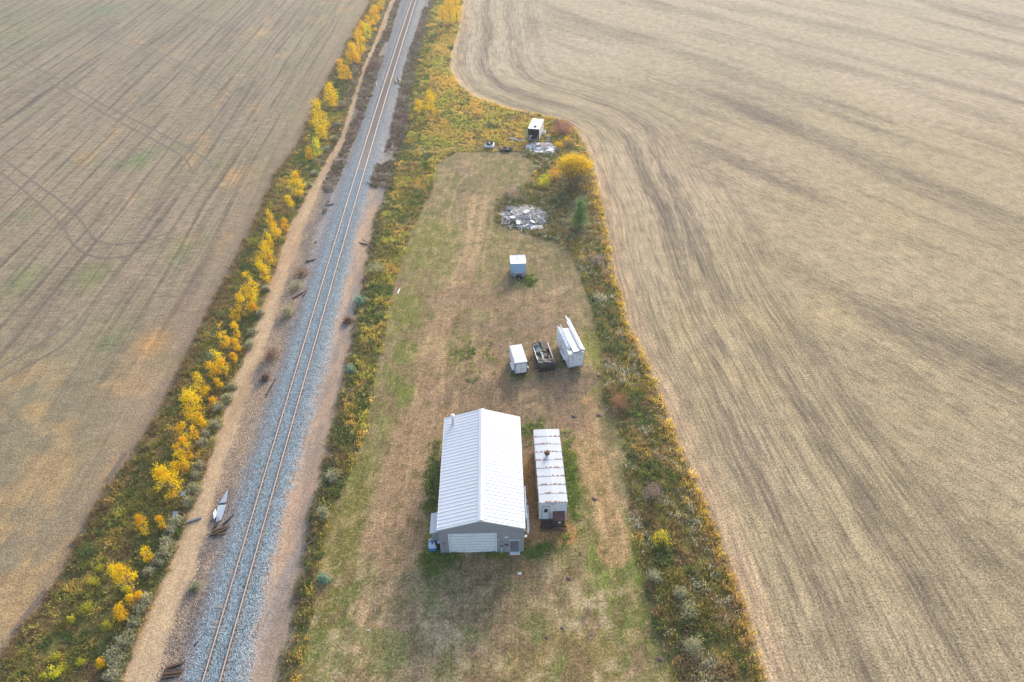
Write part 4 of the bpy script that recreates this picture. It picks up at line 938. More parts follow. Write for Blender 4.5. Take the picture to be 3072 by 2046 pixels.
# ------------------------------------------------------------------ office trailer beside the shed
OW, OLn, OH = 2.9, 10.2, 3.35
of = thing('office_trailer', 'long white skid mounted site trailer with rust spotted roof seams', 'trailer', (4.33, 43.75, 0), R(2.1))
b = MB().box(-OW / 2, OW / 2, 0, OLn, .5, OH - .06); b.build('body', M['white'], of)
for q in range(12):
    if not (q == 2): MB().box(-OW / 2 + .12 + q * .24, -OW / 2 + .13 + q * .24, -.008, .001, .52, OH - .1).build('panel_seam', M['white_dirty'], of)
def rust_roof():
    m, nt, N, L, B = newmat('rusty_white_roof')
    tc = N.new('ShaderNodeTexCoord').outputs['Object']; oi = N.new('ShaderNodeObjectInfo')
    off = N.new('ShaderNodeVectorMath'); off.operation = 'ADD'; L.new(tc, off.inputs[0])
    cb = N.new('ShaderNodeCombineXYZ'); sc_ = mul(nt, oi.outputs['Random'], 40); L.new(sc_, cb.inputs[0]); L.new(cb.outputs[0], off.inputs[1])
    f, _ = noise_val(nt, off.outputs[0], 1.2, 4, .6, .92, 1.05)
    base = scale_color(nt, (.5, .53, .57), f)
    sp = N.new('ShaderNodeSeparateXYZ'); L.new(tc, sp.inputs[0])
    # rust sits in a short band at the seam
    band = N.new('ShaderNodeMapRange'); band.inputs['From Min'].default_value = .3; band.inputs['From Max'].default_value = .01; L.new(sp.outputs[1], band.inputs['Value'])
    nn, _ = noise_val(nt, mapping(nt, off.outputs[0], (2.2, .8, 1)), 1.6, 3, .6, 0, 1, .46, .54)
    fac = mul(nt, band.outputs[0], nn)
    st = N.new('ShaderNodeMapRange'); st.inputs['From Min'].default_value = .3; st.inputs['From Max'].default_value = .5; L.new(fac, st.inputs['Value'])
    x = N.new('ShaderNodeMix'); x.data_type = 'RGBA'; L.new(st.outputs[0], x.inputs['Factor']); L.new(base, x.inputs[6]); x.inputs[7].default_value = (*P8(158, 96, 54), 1)
    L.new(x.outputs[2], B.inputs['Base Color']); B.inputs['Roughness'].default_value = .55
    return m
MR = rust_roof()
npn = 9; ph = (OLn + .1) / npn
b = MB()
for a, c, za, zc in ((-OW / 2 - .04, 0, 0, .07), (0, OW / 2 + .04, .07, 0)):
    b.quad_prism([(a, .0, za), (c, 0, zc), (c, 0, zc + .05), (a, 0, za + .05)], [(a, ph - .008, za), (c, ph - .008, zc), (c, ph - .008, zc + .05), (a, ph - .008, za + .05)])
    b.quad_prism([(a, -.012, za + .05), (c, -.012, zc + .05), (c, -.012, zc + .075), (a, -.012, za + .075)], [(a, .03, za + .05), (c, .03, zc + .05), (c, .03, zc + .075), (a, .03, za + .075)])
pm = b.mesh('roof_panel'); pm.materials.append(MR)
for k in range(npn): link('roof_panel', pm, None, of, (0, -.05 + k * ph, OH - .058))
# roof vent
b = MB().lathe([(.09, 0), (.09, .4)], (0, 0, 0), 'z', 12); v = b.build('vent_pipe', M['rust'], of, (-.2, OLn * .62, OH))
MB().lathe([(.3, 0), (.32, .05), (.22, .12), (.05, .16)], (0, 0, 0), 'z', 14).build('vent_cap', M['dkbrown'], v, (0, 0, .32))
MB().lathe([(.06, 0), (.06, .3), (.03, .5)], (0, 0, 0), 'z', 10).build('vent_tip', M['rust'], v, (0, 0, .46))
MB().box(-.3, .1, .5, .9, .02, .03).build('vent_flashing', M['rust'], v, (0, -.4, 0))
# front door and window
dr = MB().box(-1.12, -.38, -.05, -.002, .52, 2.62).build('front_door', M['white'], of)
for x0, x1, z0, z1 in ((-1.17, -1.125, .5, 2.68), (-.375, -.33, .5, 2.68), (-1.125, -.375, 2.625, 2.68)): MB().box(x0, x1, -.045, -.001, z0, z1).build('door_frame', M['steel_door'], dr)
for z in (1.72, 2.02): MB().box(-.92, -.58, -.06, -.051, z, z + .25).build('window_pane', M['glass'], dr)
MB().box(-.96, -.54, -.058, -.0505, 1.68, 2.31).build('window_frame', M['steel_door'], dr)
MB().box(-.46, -.4, -.09, -.05, 1.4, 1.55).build('handle', M['dark'], dr)
MB().box(-.75, .35, -.1, -.01, OH - .2, OH - .13).build('front_gutter', M['white_dirty'], of)
for xx, zz in ((-.28, 2.86), (-.12, 2.88), (.05, 2.85), (.1, 2.2), (.22, 2.2)): MB().box(xx, xx + .09, -.03, -.001, zz, zz + .08).build('wall_fitting', M['steel_door'], of)
# brown lidded box in front
bx = MB().quad_prism([(.02, -.95, .75), (1.2, -.95, .75), (1.2, -.06, .75), (.02, -.06, .75)], [(.02, -.95, 1.45), (1.2, -.95, 1.45), (1.2, -.06, 1.75), (.02, -.06, 1.75)]).build('battery_box', M['dkbrown'], of)
MB().quad_prism([(-.02, -1.0, 1.452), (1.24, -1.0, 1.452), (1.24, -.05, 1.77), (-.02, -.05, 1.77)], [(-.02, -1.0, 1.5), (1.24, -1.0, 1.5), (1.24, -.05, 1.82), (-.02, -.05, 1.82)]).build('box_lid', M['brown'], bx)
MB().box(.5, .76, -.966, -.951, 1.0, 1.22).build('white_label', M['white'], bx)
for xx in (.1, 1.05): MB().box(xx, xx + .1, -.85, -.75, .12, .75).build('box_leg', M['dkbrown'], bx)
# dark step deck, skids
b = MB()
st = MB().box(-1.2, -.05, -1.0, -.06, .34, .42).build('step_deck', M['dkbrown'], of)
for xx in (-1.15, -.15): MB().box(xx, xx + .08, -.95, -.87, 0, .34).build('deck_leg', M['dkbrown'], st)
for xx in (-1.1, 1.0): MB().box(xx, xx + .22, -.45, OLn + .2, .05, .5).build('skid_beam', M['dkbrown'], of)
for yy_ in (-1.25, -.75): MB().box(-1.35, 1.5, yy_, yy_ + .16, .02, .17).build('skid_timber', M['timber'], of)
for y0 in (2.2, 6.2):                   # doors in the long left side
    sd_ = MB().box(-OW / 2 - .05, -OW / 2 - .001, y0, y0 + .95, .6, 2.7).build('side_door', M['white_dirty'], of)
    for a in (y0 - .06, y0 + .95): MB().box(-OW / 2 - .07, -OW / 2 - .002, a + .001, a + .055, .55, 2.75).build('door_post', M['dark'], sd_)
for y0 in (4.2, 8.3): MB().box(-OW / 2 - .04, -OW / 2 - .001, y0, y0 + .9, 1.6, 2.4).build('side_window', M['glass'], of)
for s in (-1, 1): MB().box(s * OW / 2 - .03, s * OW / 2 + .03, -.03, -.001, .5, OH - .08).build('corner_trim', M['white_dirty'], of)

# ------------------------------------------------------------------ trailers
def wheel(parent, x, y, r=.34, w=.2, rim=None, s=1):
    t = MB().lathe([(r * .62, -w / 2), (r * .95, -w / 2), (r, -w * .3), (r, w * .3), (r * .95, w / 2), (r * .62, w / 2)], (0, 0, 0), 'x', 20).build('wheel', M['rubber'], parent, (x, y, r))
    MB().lathe([(r * .2, -w * .35), (r * .6, -w * .42), (r * .6, w * .42), (r * .25, w * .35)], (0, 0, 0), 'x', 16).build('rim', rim or M['chrome'], t)
    return t
# A: small white enclosed trailer, its back doors to the camera
WA, LA, HA = 1.72, 3.75, 2.25
ta = thing('cargo_trailer', 'small plain white enclosed cargo trailer, leftmost of the three parked side by side', 'trailer', (1.2, 66.75, 0), R(11.5))
MB().box(-WA / 2, WA / 2, 0, LA, .42, HA).build('body', M['white'], ta, bevel=.05)
MB().box(-WA / 2 + .06, WA / 2 - .06, .06, LA - .06, HA + .001, HA + .03).build('roof', M['white_dirty'], ta, bevel=.012)
for y in (1.0, 1.95, 2.9): MB().box(-WA / 2 + .08, WA / 2 - .08, y, y + .03, HA + .031, HA + .045).build('roof_bow', M['white_dirty'], ta)
for s in (-1, 1):
    d_ = MB().box(*( (-.75, -.02) if s < 0 else (.02, .75)), -.035, -.001, .5, HA - .12).build('back_door', M['white'], ta)
    for z in (.65, .9, HA - .3): MB().box(*((-.76, -.5) if s < 0 else (.5, .76)), -.05, -.036, z, z + .035).build('hinge', M['dark'], d_)
    MB().box(s * .82 - .05, s * .82 + .05, -.04, -.002, .42, HA - .08).build('corner_post', M['black'], ta)
MB().box(-.02, .02, -.03, -.001, .5, HA - .1).build('door_gap', M['dark'], ta); MB().bar((.1, -.06, 1.15), (.42, -.06, 1.15), .03, .04).build('latch_bar', M['dark'], ta)
MB().box(-.86, .86, -.04, -.002, HA - .09, HA - .03).build('door_header', M['black'], ta); MB().box(-.8, .8, -.1, .06, .3, .41).build('rear_sill', M['black'], ta)
for s in (-1, 1):
    MB().box(*sorted((s * (WA / 2 + .002), s * (WA / 2 + .26))), .45, 1.95, .78, .84).build('fender', M['white'], ta)
    MB().box(*sorted((s * (WA / 2 + .21), s * (WA / 2 + .26))), .45, 1.95, .56, .78).build('fender_skirt', M['white'], ta)
    wheel(ta, s * (WA / 2 + .12), 1.2, .32, .18)
MB().bar((-.5, LA, .45), (0, LA + 1.1, .45), .08, .1).bar((.5, LA, .45), (0, LA + 1.1, .45), .08, .1).build('tongue', M['black'], ta)
MB().box(-WA / 2 + .1, WA / 2 - .1, .1, LA, .3, .419).build('chassis', M['black'], ta)

# B: black dump trailer with a tarp and junk
WB, LB = 2.15, 4.85
tb = thing('dump_trailer', 'black dump trailer loaded with junk under a torn black tarp, between two white trailers', 'trailer', (4.72, 67.2, 0), R(11.0))
MB().box(-WB / 2, WB / 2, .05, LB, .62, .72).build('bed_floor', M['black'], tb)
for s in (-1, 1):
    x0, x1 = sorted((s * WB / 2, s * (WB / 2 - .07))); MB().box(x0, x1, .1, LB, .721, 1.3).build('side_wall', M['black'], tb)
    x0, x1 = sorted((s * (WB / 2 + .015), s * (WB / 2 - .05))); MB().box(x0, x1, .3, LB - .2, 1.301, 1.37).build('top_rail', M['alu'], tb)
    for k in range(6): xx = sorted((s * WB / 2, s * (WB / 2 + .06))); MB().box(*xx, .3 + k * .8, .38 + k * .8, .63, 1.3).build('side_post', M['black'], tb)
    f_ = MB().box(*sorted((s * (WB / 2 + .07), s * (WB / 2 + .36))), .7, 2.5, .74, .79).build('fender', M['black'], tb)
    for y in (1.15, 1.98): wheel(tb, s * (WB / 2 + .2), y, .36, .22)
MB().box(-WB / 2 + .02, WB / 2 - .02, .0, .07, .55, 1.22).build('tailgate', M['black'], tb)
MB().box(-WB / 2 - .02, WB / 2 + .02, -.1, -.002, .5, .68).build('bumper', M['black'], tb)
MB().box(-WB / 2 + .08, WB / 2 - .08, LB - .08, LB, .721, 1.45).build('front_wall', M['black'], tb)
MB().bar((-.6, LB, .5), (0, LB + 1.2, .5), .1, .12).bar((.6, LB, .5), (0, LB + 1.2, .5), .1, .12).build('tongue', M['black'], tb)
MB().box(-WB / 2 + .25, WB / 2 - .25, .2, LB - .1, .42, .619).build('chassis', M['black'], tb)
def cloth(name, x0, x1, y0, y1, zf, m, parent, n=30, k=44, top=True):
    X, Y = np.meshgrid(np.linspace(x0, x1, n), np.linspace(y0, y1, k)); Z = zf(X, Y)
    V = np.stack([X, Y, Z], -1).reshape(-1, 3); r, q = np.meshgrid(np.arange(k - 1), np.arange(n - 1), indexing='ij'); bb = (r * n + q).ravel()
    o = link(name, fast_mesh(name, V, np.stack([bb, bb + 1, bb + n + 1, bb + n], 1), smooth=False), m, parent)
    so_ = o.modifiers.new('thick', 'SOLIDIFY'); so_.thickness = .02
    return o
cloth('tarp', -WB / 2 - .02, WB / 2 + .02, -.03, 1.3, lambda x, y: 1.26 + .22 * sstep(0, .5, y) - .35 * (1 - sstep(-.03, .12, y)) + .16 * (fbm(x * 2.5 + y, y * 5, 3) - .5) + .08 * (fbm(x * 9, y * 3, 5) - .5), M['tarp'], tb)
cloth('tarp', -WB / 2 + .1, -.05, 1.25, 3.1, lambda x, y: 1.12 + .5 * (fbm(x * 1.4 + y * .8, y * 1.2, 13) - .4) + .14 * (fbm(x * 7 + y * 3, y * 2, 15) - .5), M['tarp'], tb)
cloth('tarp', .0, WB / 2 - .1, 1.25, 3.5, lambda x, y: 1.0 + .5 * (fbm(x * 1.8, y * 1.4, 23) - .4) + .2 * (fbm(x * 6, y * 6, 25) - .5), M['tarp'], tb)
MB().quad_prism([(-.95, 3.15, .95), (-.1, 3.2, 1.1), (-.1, 4.5, 1.2), (-.95, 4.5, 1.05)], [(-.95, 3.15, 1.0), (-.1, 3.2, 1.15), (-.1, 4.5, 1.25), (-.95, 4.5, 1.1)]).build('teal_sheet', M['teal'], tb)
MB().quad_prism([(-.3, 1.6, 1.28), (-.1, 1.5, 1.28), (0, 3.4, 1.25), (-.35, 3.4, 1.25)], [(-.3, 1.6, 1.32), (-.1, 1.5, 1.32), (0, 3.4, 1.29), (-.35, 3.4, 1.29)]).build('teal_strip', M['teal'], tb)
MB().quad_prism([(.1, 3.5, 1.15), (.95, 3.5, 1.15), (.95, 4.75, 1.46), (.05, 4.75, 1.46)], [(.1, 3.5, 1.19), (.95, 3.5, 1.19), (.95, 4.75, 1.5), (.05, 4.75, 1.5)]).build('plywood_sheet', M['ply'], tb)
cloth('tarp', -WB / 2, -.2, 4.2, LB + .05, lambda x, y: 1.42 + .2 * (fbm(x * 4, y * 5, 33) - .5), M['tarp'], tb, 16, 10)
for k in range(16):
    x0, y0 = random.uniform(-.3, .95), random.uniform(1.0, 3.4); a = random.uniform(0, 3.14); L_ = random.uniform(.15, .5)
    MB().bar((x0, y0, 1.3 + random.uniform(-.1, .14)), (x0 + L_ * math.cos(a), y0 + L_ * math.sin(a), 1.32 + random.uniform(-.1, .14)), random.uniform(.05, .16), .05).build('rubbish_piece', M[random.choice(['rust', 'dkbrown', 'tarp', 'insul', 'brown', 'black'])], tb)

# C: tall white trailer with loaded roof rack
WC, LC, HC = 2.2, 5.4, 2.62
tc_ = thing('rack_trailer', 'tall white enclosed trailer with ladders and pipes on its roof rack, rightmost of three', 'trailer', (8.55, 68.15, 0), R(14.0))
MB().box(-WC / 2, WC / 2, 0, LC, .45, HC).build('body', M['white'], tc_, bevel=.03)
MB().box(-WC / 2 + .05, WC / 2 - .05, .05, LC - .05, HC + .001, HC + .03).build('roof', M['alu'], tc_)
for s in (-1, 1):
    d_ = MB().box(*((-1.0, -.02) if s < 0 else (.02, 1.0)), -.04, -.001, .58, HC - .16).build('back_door', M['white'], tc_)
    for z in (.75, 1.6, HC - .4): MB().box(*((-1.02, -.8) if s < 0 else (.8, 1.02)), -.055, -.041, z, z + .04).build('hinge', M['gal'], d_)
    MB().box(s * 1.06 - .05, s * 1.06 + .05, -.045, -.002, .45, HC - .1).build('corner_post', M['gal'], tc_)
    MB().box(*((-.75, -.35) if s < 0 else (.3, .62)), -.052, -.041, 1.0 if s < 0 else 1.5, 1.06 if s < 0 else 1.55).build('door_bar', M['dark'], d_)
MB().box(-.02, .02, -.035, -.001, .55, HC - .14).build('door_gap', M['gal'], tc_); MB().box(-1.1, 1.1, -.045, -.002, HC - .15, HC - .05).build('door_header', M['alu'], tc_)
MB().box(-1.12, 1.12, -.09, .02, .34, .449).build('rear_sill', M['gal'], tc_); MB().box(.45, .62, -.06, -.041, HC - .36, HC - .24).build('round_lamp', M['dark'], tc_)
MB().quad_prism([(-.62, -.046, HC - .25), (-.45, -.046, HC - .25), (-.32, -.046, 1.35), (-.45, -.046, 1.25)], [(-.62, -.041, HC - .25), (-.45, -.041, HC - .25), (-.32, -.041, 1.35), (-.45, -.041, 1.25)]).build('door_stain_plate', M['insul'], tc_)
for s in (-1, 1):
    MB().box(*sorted((s * (WC / 2 + .001), s * (WC / 2 + .24))), 1.1, 3.1, .85, .9).build('fender', M['white'], tc_)
    for y in (1.65, 2.5): wheel(tc_, s * (WC / 2 + .1), y, .36, .2)
MB().box(-WC / 2 + .1, WC / 2 - .1, .1, LC, .32, .449).build('chassis', M['black'], tc_)
MB().bar((-.6, LC, .5), (0, LC + 1.2, .5), .1, .12).bar((.6, LC, .5), (0, LC + 1.2, .5), .1, .12).build('tongue', M['black'], tc_)
# rack
for s in (-1, 1): MB().bar((s * (WC / 2 - .06), .05, HC + .2), (s * (WC / 2 - .06), LC - .1, HC + .2), .06, .06).build('rack_rail', M['alu'], tc_)
for k in range(6):
    y = .2 + k * (LC - .5) / 5
    MB().bar((-WC / 2 + .06, y, HC + .2), (WC / 2 - .06, y, HC + .2), .05, .05).build('rack_crossbar', M['alu'], tc_)
    for s in (-1, 1): MB().box(s * (WC / 2 - .06) - .025, s * (WC / 2 - .06) + .025, y - .025, y + .025, HC + .03, HC + .17).build('rack_post', M['gal'], tc_)
for k in range(5): MB().box(-.35, .45, .15 + k * 1.02, 1.12 + k * 1.02, HC + .231, HC + .26).build('walkway_panel', M['white'], tc_)
for xx in (-.38, .5): MB().bar((xx, .1, HC + .27), (xx, LC - .3, HC + .27), .05, .05).build('walkway_edge', M['alu'], tc_)
MB().box(-.3, .4, LC - .75, LC - .25, HC + .265, HC + .3).build('walkway_end', M['white'], tc_)
# curved dark lettering on the left side
for k, (a0, a1, cy, cz, rr_) in enumerate(((20, 330, 3.3, 1.75, .34), (200, 380, 2.7, 1.65, .3), (90, 300, 2.2, 1.6, .28))):
    pts = [(-WC / 2 - .006, cy + rr_ * math.cos(R(a)), cz + rr_ * math.sin(R(a))) for a in np.linspace(a0, a1, 12)]
    b = MB()
    for p, q in zip(pts[:-1], pts[1:]): b.bar(p, q, .012, .07, (1, 0, 0)) if False else b.bar(p, q, .06, .01, (1, 0, 0))
    b.build('side_lettering', M['decal'], tc_)
for z in (1.05, 1.2): MB().box(-WC / 2 - .008, -WC / 2 - .001, 1.9, 3.5, z, z + .05).build('side_lettering', M['decal'], tc_)
# carried pipes and beams: things of their own
ca, sa = math.cos(R(14)), math.sin(R(14))
def onC(x, y, z): return (8.55 + x * ca - y * sa, 68.15 + x * sa + y * ca, z)
POS = ['leftmost', 'second from left', 'third from left', 'fourth from left', 'fifth from left', 'sixth from left', 'seventh from left', 'rightmost']
for k in range(8):
    x = -1.02 + k * .085; z = HC + .29 + (k % 2) * .07
    b = MB().tube([(0, 0, 0), (0, LC - 1.2 + (k * 37 % 5) * .16, .02)], [.042, .042], 8)
    o = b.build('pipe', M['pale_blue'], None, onC(x, .9 + (k * 17 % 4) * .1, z), (0, 0, R(14))); tag(o, f'{POS[k]} of the eight thin pipes on the left of the trailer roof rack', 'pipe', 'pipes on the roof rack')
for k, (x, L_, y0, w, h, lab) in enumerate(((.66, 6.2, .2, .13, .22, 'inner white beam on the right side of the roof rack'), (.86, 7.5, .1, .16, .26, 'longest white beam on the roof rack, overhanging the far end'), (1.06, 6.9, .0, .18, .24, 'outer white beam along the right edge of the roof rack'))):
    o = MB().box(-w / 2, w / 2, 0, L_, 0, h).build('beam', M['white'], None, onC(x, y0, HC + .232), (0, 0, R(14)), bevel=.015); tag(o, lab, 'beam', 'beams on the roof rack')
    MB().box(-w / 2 + .03, w / 2 - .03, -.012, -.001, .03, h - .03).build('open_end', M['dark'], o)

# D: lone travel trailer with sloped blue front
xD, yD = G(1556, 838)
WD, LD, HD = 2.5, 3.3, 2.25
td = thing('enclosed_trailer', 'lone white roofed trailer with a sloping blue front standing in the middle of the yard', 'trailer', (xD, yD + .1, 0), R(3.5))
body = [(-WD / 2, LD), (-WD / 2, .55), (-WD / 2 + .45, 0), (WD / 2 - .45, 0), (WD / 2, .55), (WD / 2, LD)]
MB().quad_prism([(x, y, .4) for x, y in body], [(x, y, 1.28) for x, y in body]).build('lower_body', M['greylav'], td)
up_top = [(-WD / 2 + .04, LD - .02), (-WD / 2 + .04, 1.0), (-WD / 2 + .2, .85), (WD / 2 - .2, .85), (WD / 2 - .04, 1.0), (WD / 2 - .04, LD - .02)]
MB().quad_prism([(x, y, 1.282) for x, y in body], [(x, y, HD) for x, y in up_top]).build('upper_body', M['skyblue'], td)
MB().box(-WD / 2 + .1, WD / 2 - .1, .9, LD - .05, HD + .001, HD + .05).build('roof', M['white'], td, bevel=.02)
for s in (-1, 1): MB().bar((s * (WD / 2 - .05), 1.0, HD + .02), (s * (WD / 2 - .05), LD, HD + .02), .09, .08).build('roof_rail', M['trim'], td)
MB().box(-WD / 2 + .02, WD / 2 - .02, LD - .06, LD + .02, HD + .03, HD + .1).build('roof_rail', M['trim'], td)
for xx in (-.25, .08): MB().lathe([(.13, 0), (.13, .1), (.06, .15)], (0, 0, 0), 'z', 12).build('roof_vent', M['trim'], td, (xx, LD - .75, HD + .05))
MB().box(-WD / 2 + .5, WD / 2 - .5, -.02, -.002, 1.2, 1.28).build('belt_trim', M['white_dirty'], td)
MB().bar((-.55, -.02, .42), (0, -1.15, .42), .08, .1).bar((.55, -.02, .42), (0, -1.15, .42), .08, .1).build('tongue', M['black'], td)
MB().box(-.4, .4, -.45, -.05, .48, .85).build('battery_box', M['black'], td, bevel=.02)
MB().lathe([(.13, .0), (.13, .4), (.1, .46)], (0, 0, 0), 'z', 14).build('gas_bottle', M['black'], td, (.05, -.6, .48))
MB().tube([(0, -1.0, .0), (0, -1.0, .8)], [.04, .04], 8).box(-.14, .14, -1.1, -.9, 0, .04).build('jack', M['gal'], td)
for s in (-1, 1):
    wheel(td, s * (WD / 2 - .08), 1.7, .34, .2); MB().box(*sorted((s * (WD / 2 + .001), s * (WD / 2 + .06))), 1.2, 2.2, .72, .8).build('fender', M['greylav'], td)
    for z in (.75, 1.05): MB().box(*sorted((s * (WD / 2 + .001), s * (WD / 2 + .05))), .58, .68, z, z + .12).build('marker_lamp', M['trim'], td)
MB().box(-WD / 2 + .1, WD / 2 - .1, .3, LD - .1, .28, .399).build('chassis', M['black'], td)
MB().box(-WD / 2 - .02, -WD / 2 + .03, 2.35, 3.0, .5, 2.0).build('side_door', M['greylav'], td)

# E: abandoned box at the far end, open black end to the camera
zE = lambda x, y: (1440 + x / 9.06, 340 + y / 9.06)
fl_ = G(*zE(1310, 735)); fr_ = G(*zE(1602, 720)); HE = 2.75
bk = G(*zE(1582, 152), HE); fc = ((fl_[0] + fr_[0]) / 2, (fl_[1] + fr_[1]) / 2)
fr_top = G(*zE(1457, 425), HE)
LE = bk[1] - fr_top[1]; rE = math.atan2(-(bk[0] - fr_top[0]), LE); WE = 2.45
te = thing('abandoned_box_trailer', 'white abandoned box trailer with open black end beyond the yard', 'trailer', (fr_top[0], fr_top[1], 0), rE)
for x0, x1, y0, y1, z0, z1, nm in ((-WE / 2, -WE / 2 + .06, 0, LE, .25, HE, 'side_wall'), (WE / 2 - .06, WE / 2, 0, LE, .25, HE, 'side_wall'), (-WE / 2 + .061, WE / 2 - .061, LE - .06, LE, .25, HE, 'back_wall'), (-WE / 2 - .01, WE / 2 + .01, -.01, LE + .01, HE + .001, HE + .06, 'roof'), (-WE / 2 + .061, WE / 2 - .061, 0, LE - .061, .25, .32, 'floor')):
    MB().box(x0, x1, y0, y1, z0, z1).build(nm, M['white'], te)
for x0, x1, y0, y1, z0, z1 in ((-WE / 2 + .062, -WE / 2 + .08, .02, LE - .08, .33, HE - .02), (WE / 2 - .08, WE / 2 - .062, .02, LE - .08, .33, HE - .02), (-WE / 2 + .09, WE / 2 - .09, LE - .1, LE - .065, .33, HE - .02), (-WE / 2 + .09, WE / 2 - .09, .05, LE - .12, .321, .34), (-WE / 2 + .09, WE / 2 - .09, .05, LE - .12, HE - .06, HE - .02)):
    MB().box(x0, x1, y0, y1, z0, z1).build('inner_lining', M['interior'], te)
for x0, x1, z0, z1 in ((-WE / 2, -WE / 2 + .1, .25, HE), (WE / 2 - .1, WE / 2, .25, HE), (-WE / 2 + .1, WE / 2 - .1, HE - .12, HE)): MB().box(x0, x1, -.05, -.011, z0, z1).build('end_frame', M['black'], te)
MB().lathe([(.36, 0), (.36, .16), (.3, .24)], (0, 0, 0), 'z', 14).build('roof_hatch', M['black'], te, (.12, 1.1, HE + .06))
cloth('torn_liner', -1.05, -.35, -.08, .02, lambda x, y: .4 + .95 * np.abs(np.sin(x * 4 + .5)) * 1.0 + y * 3, M['white_dirty'], te, 10, 4)
MB().bar((-1.1, -.06, 1.35), (-.5, -.08, .4), .03, .2, (0, 1, 0)).build('torn_liner', M['white_dirty'], te); MB().bar((1.08, -.06, 1.7), (.85, -.08, .45), .03, .22, (0, 1, 0)).build('torn_liner', M['white_dirty'], te)
MB().box(-.95, .95, .3, LE - .3, .0, .249).build('chassis', M['black'], te)
for s in (-1, 1): wheel(te, s * 1.1, LE * .75, .4, .2)

# white crate right of it
x, y = G(*zE(1725, 590)); t = thing('white_crate', 'small open white crate against the right side of the abandoned box trailer', 'crate', (x, y + .3, 0), R(-8))
MB().box(-.5, .5, -.4, .4, 0, .08).build('crate_floor', M['white'], t)
for x0, x1, y0, y1 in ((-.5, -.44, -.4, .4), (.44, .5, -.4, .4), (-.439, .439, -.4, -.34), (-.439, .439, .34, .4)): MB().box(x0, x1, y0, y1, .081, .75).build('crate_side', M['white'], t)
# white slab box carrying tyres
x, y = G(*zE(240, 950)); t = thing('white_box', 'white box lying in the grass with black tyres on top', 'box', (x + .15, y + .9, 0), R(-6))
MB().box(-.95, .95, -.9, .9, .12, .6).build('box_body', M['white'], t, bevel=.05); MB().box(-.9, .9, -.85, .85, .0, .119).build('box_base', M['dark'], t)
tyre = MB().lathe([(.2, -.1), (.33, -.11), (.36, -.06), (.36, .06), (.33, .11), (.2, .1), (.19, .0)], (0, 0, 0), 'z', 20).mesh('tyre'); tyre.materials.append(M['rubber'])
bm = bmesh.new(); bm.from_mesh(tyre); 
for f in [f for f in bm.faces if len(f.verts) > 4]: bm.faces.remove(f)
bm.verts.ensure_lookup_table(); n_ = 20
for k in range(n_):
    try: bm.faces.new((bm.verts[6 * n_ + k], bm.verts[6 * n_ + (k + 1) % n_], bm.verts[(k + 1) % n_], bm.verts[k]))
    except ValueError: pass
bmesh.ops.recalc_face_normals(bm, faces=bm.faces); bm.to_mesh(tyre); bm.free()
tl = ['back left tyre on the white box', 'back right tyre on the white box', 'middle left tyre on the white box', 'middle right tyre on the white box', 'front tyre on the white box, nearest the yard']
for k, (dx, dy) in enumerate(((-.45, .5), (.4, .55), (-.52, -.2), (.42, -.18), (-.05, -.55))):
    o = link('tyre', tyre, None, None, (x + .15 + dx, y + .9 + dy, .712), (random.uniform(-.02, .02), 0, random.uniform(0, 3))); tag(o, 'black ' + tl[k], 'tyre', 'tyres on the white box')

# ------------------------------------------------------------------ piles
def pile(name, label, cat, px, py, rx, ry, hmax, n, lens, wid, mats, flatness=.18, sheets=0, sheetm=None, piece='board', seed=1, align=None):
    rng = random.Random(seed); x0, y0 = G(px, py); t = thing(name, label, cat, (x0, y0, 0))
    for k in range(n):
        a = rng.uniform(0, 6.28); r = math.sqrt(rng.random()); x, y = rx * r * math.cos(a), ry * r * math.sin(a)
        z = hmax * (1 - r ** 1.6) * rng.uniform(.5, 1) + .06
        L_ = rng.uniform(*lens); th = rng.uniform(0, 3.14) if align is None else rng.gauss(align, .12)
        tilt = rng.gauss(0, flatness); zz = max(.05, z - abs(math.sin(tilt)) * L_ / 2 * 0)
        dv = Vector((math.cos(th) * math.cos(tilt), math.sin(th) * math.cos(tilt), math.sin(tilt))) * L_ / 2
        zz = max(zz, abs(dv.z) + .05)
        MB().bar(Vector((x, y, zz)) - dv, Vector((x, y, zz)) + dv, rng.uniform(*wid), rng.uniform(.03, .08)).build(piece, M[rng.choice(mats)], t)
    for k in range(sheets):
        a = rng.uniform(0, 6.28); r = math.sqrt(rng.random()) * .9; x, y = rx * r * math.cos(a), ry * r * math.sin(a); z = hmax * (1 - r ** 1.5) + .15
        w, l = rng.uniform(.3, .8), rng.uniform(.5, 1.4)
        MB().quad_prism([(-w, -l / 2, 0), (w, -l / 2 * .8, 0), (w * .9, l / 2, 0), (-w * .9, l / 2 * .9, 0)], [(-w, -l / 2, .03), (w, -l / 2 * .8, .03), (w * .9, l / 2, .03), (-w * .9, l / 2 * .9, .03)]).build('sheet', M[rng.choice(sheetm)], t, (x, y, z), (rng.gauss(0, .2), rng.gauss(0, .2), rng.uniform(0, 6.28)))
    return t
lp_ = pile('lumber_pile', 'heap of weathered grey boards and broken panels in the yard', 'lumber pile', 1572, 654, 4.2, 3.9, .8, 290, (1.0, 3.0), (.08, .2), ['lumberA', 'lumberB', 'lumberC', 'lumberB', 'lumberA', 'white_dirty', 'lumberA'], .07, 4, ['white_dirty', 'lumberA', 'white'], seed=3, align=None)
MB().box(-.5, .5, -.4, .4, 0, .04).build('sheet', M['white'], lp_, (.4, .2, 1.25), (R(8), R(-4), .5)); MB().box(-1.2, 1.2, -.6, .6, 0, .05).build('sheet', M['white_dirty'], lp_, (2.2, -3.6, .16), (R(4), R(2), .15))
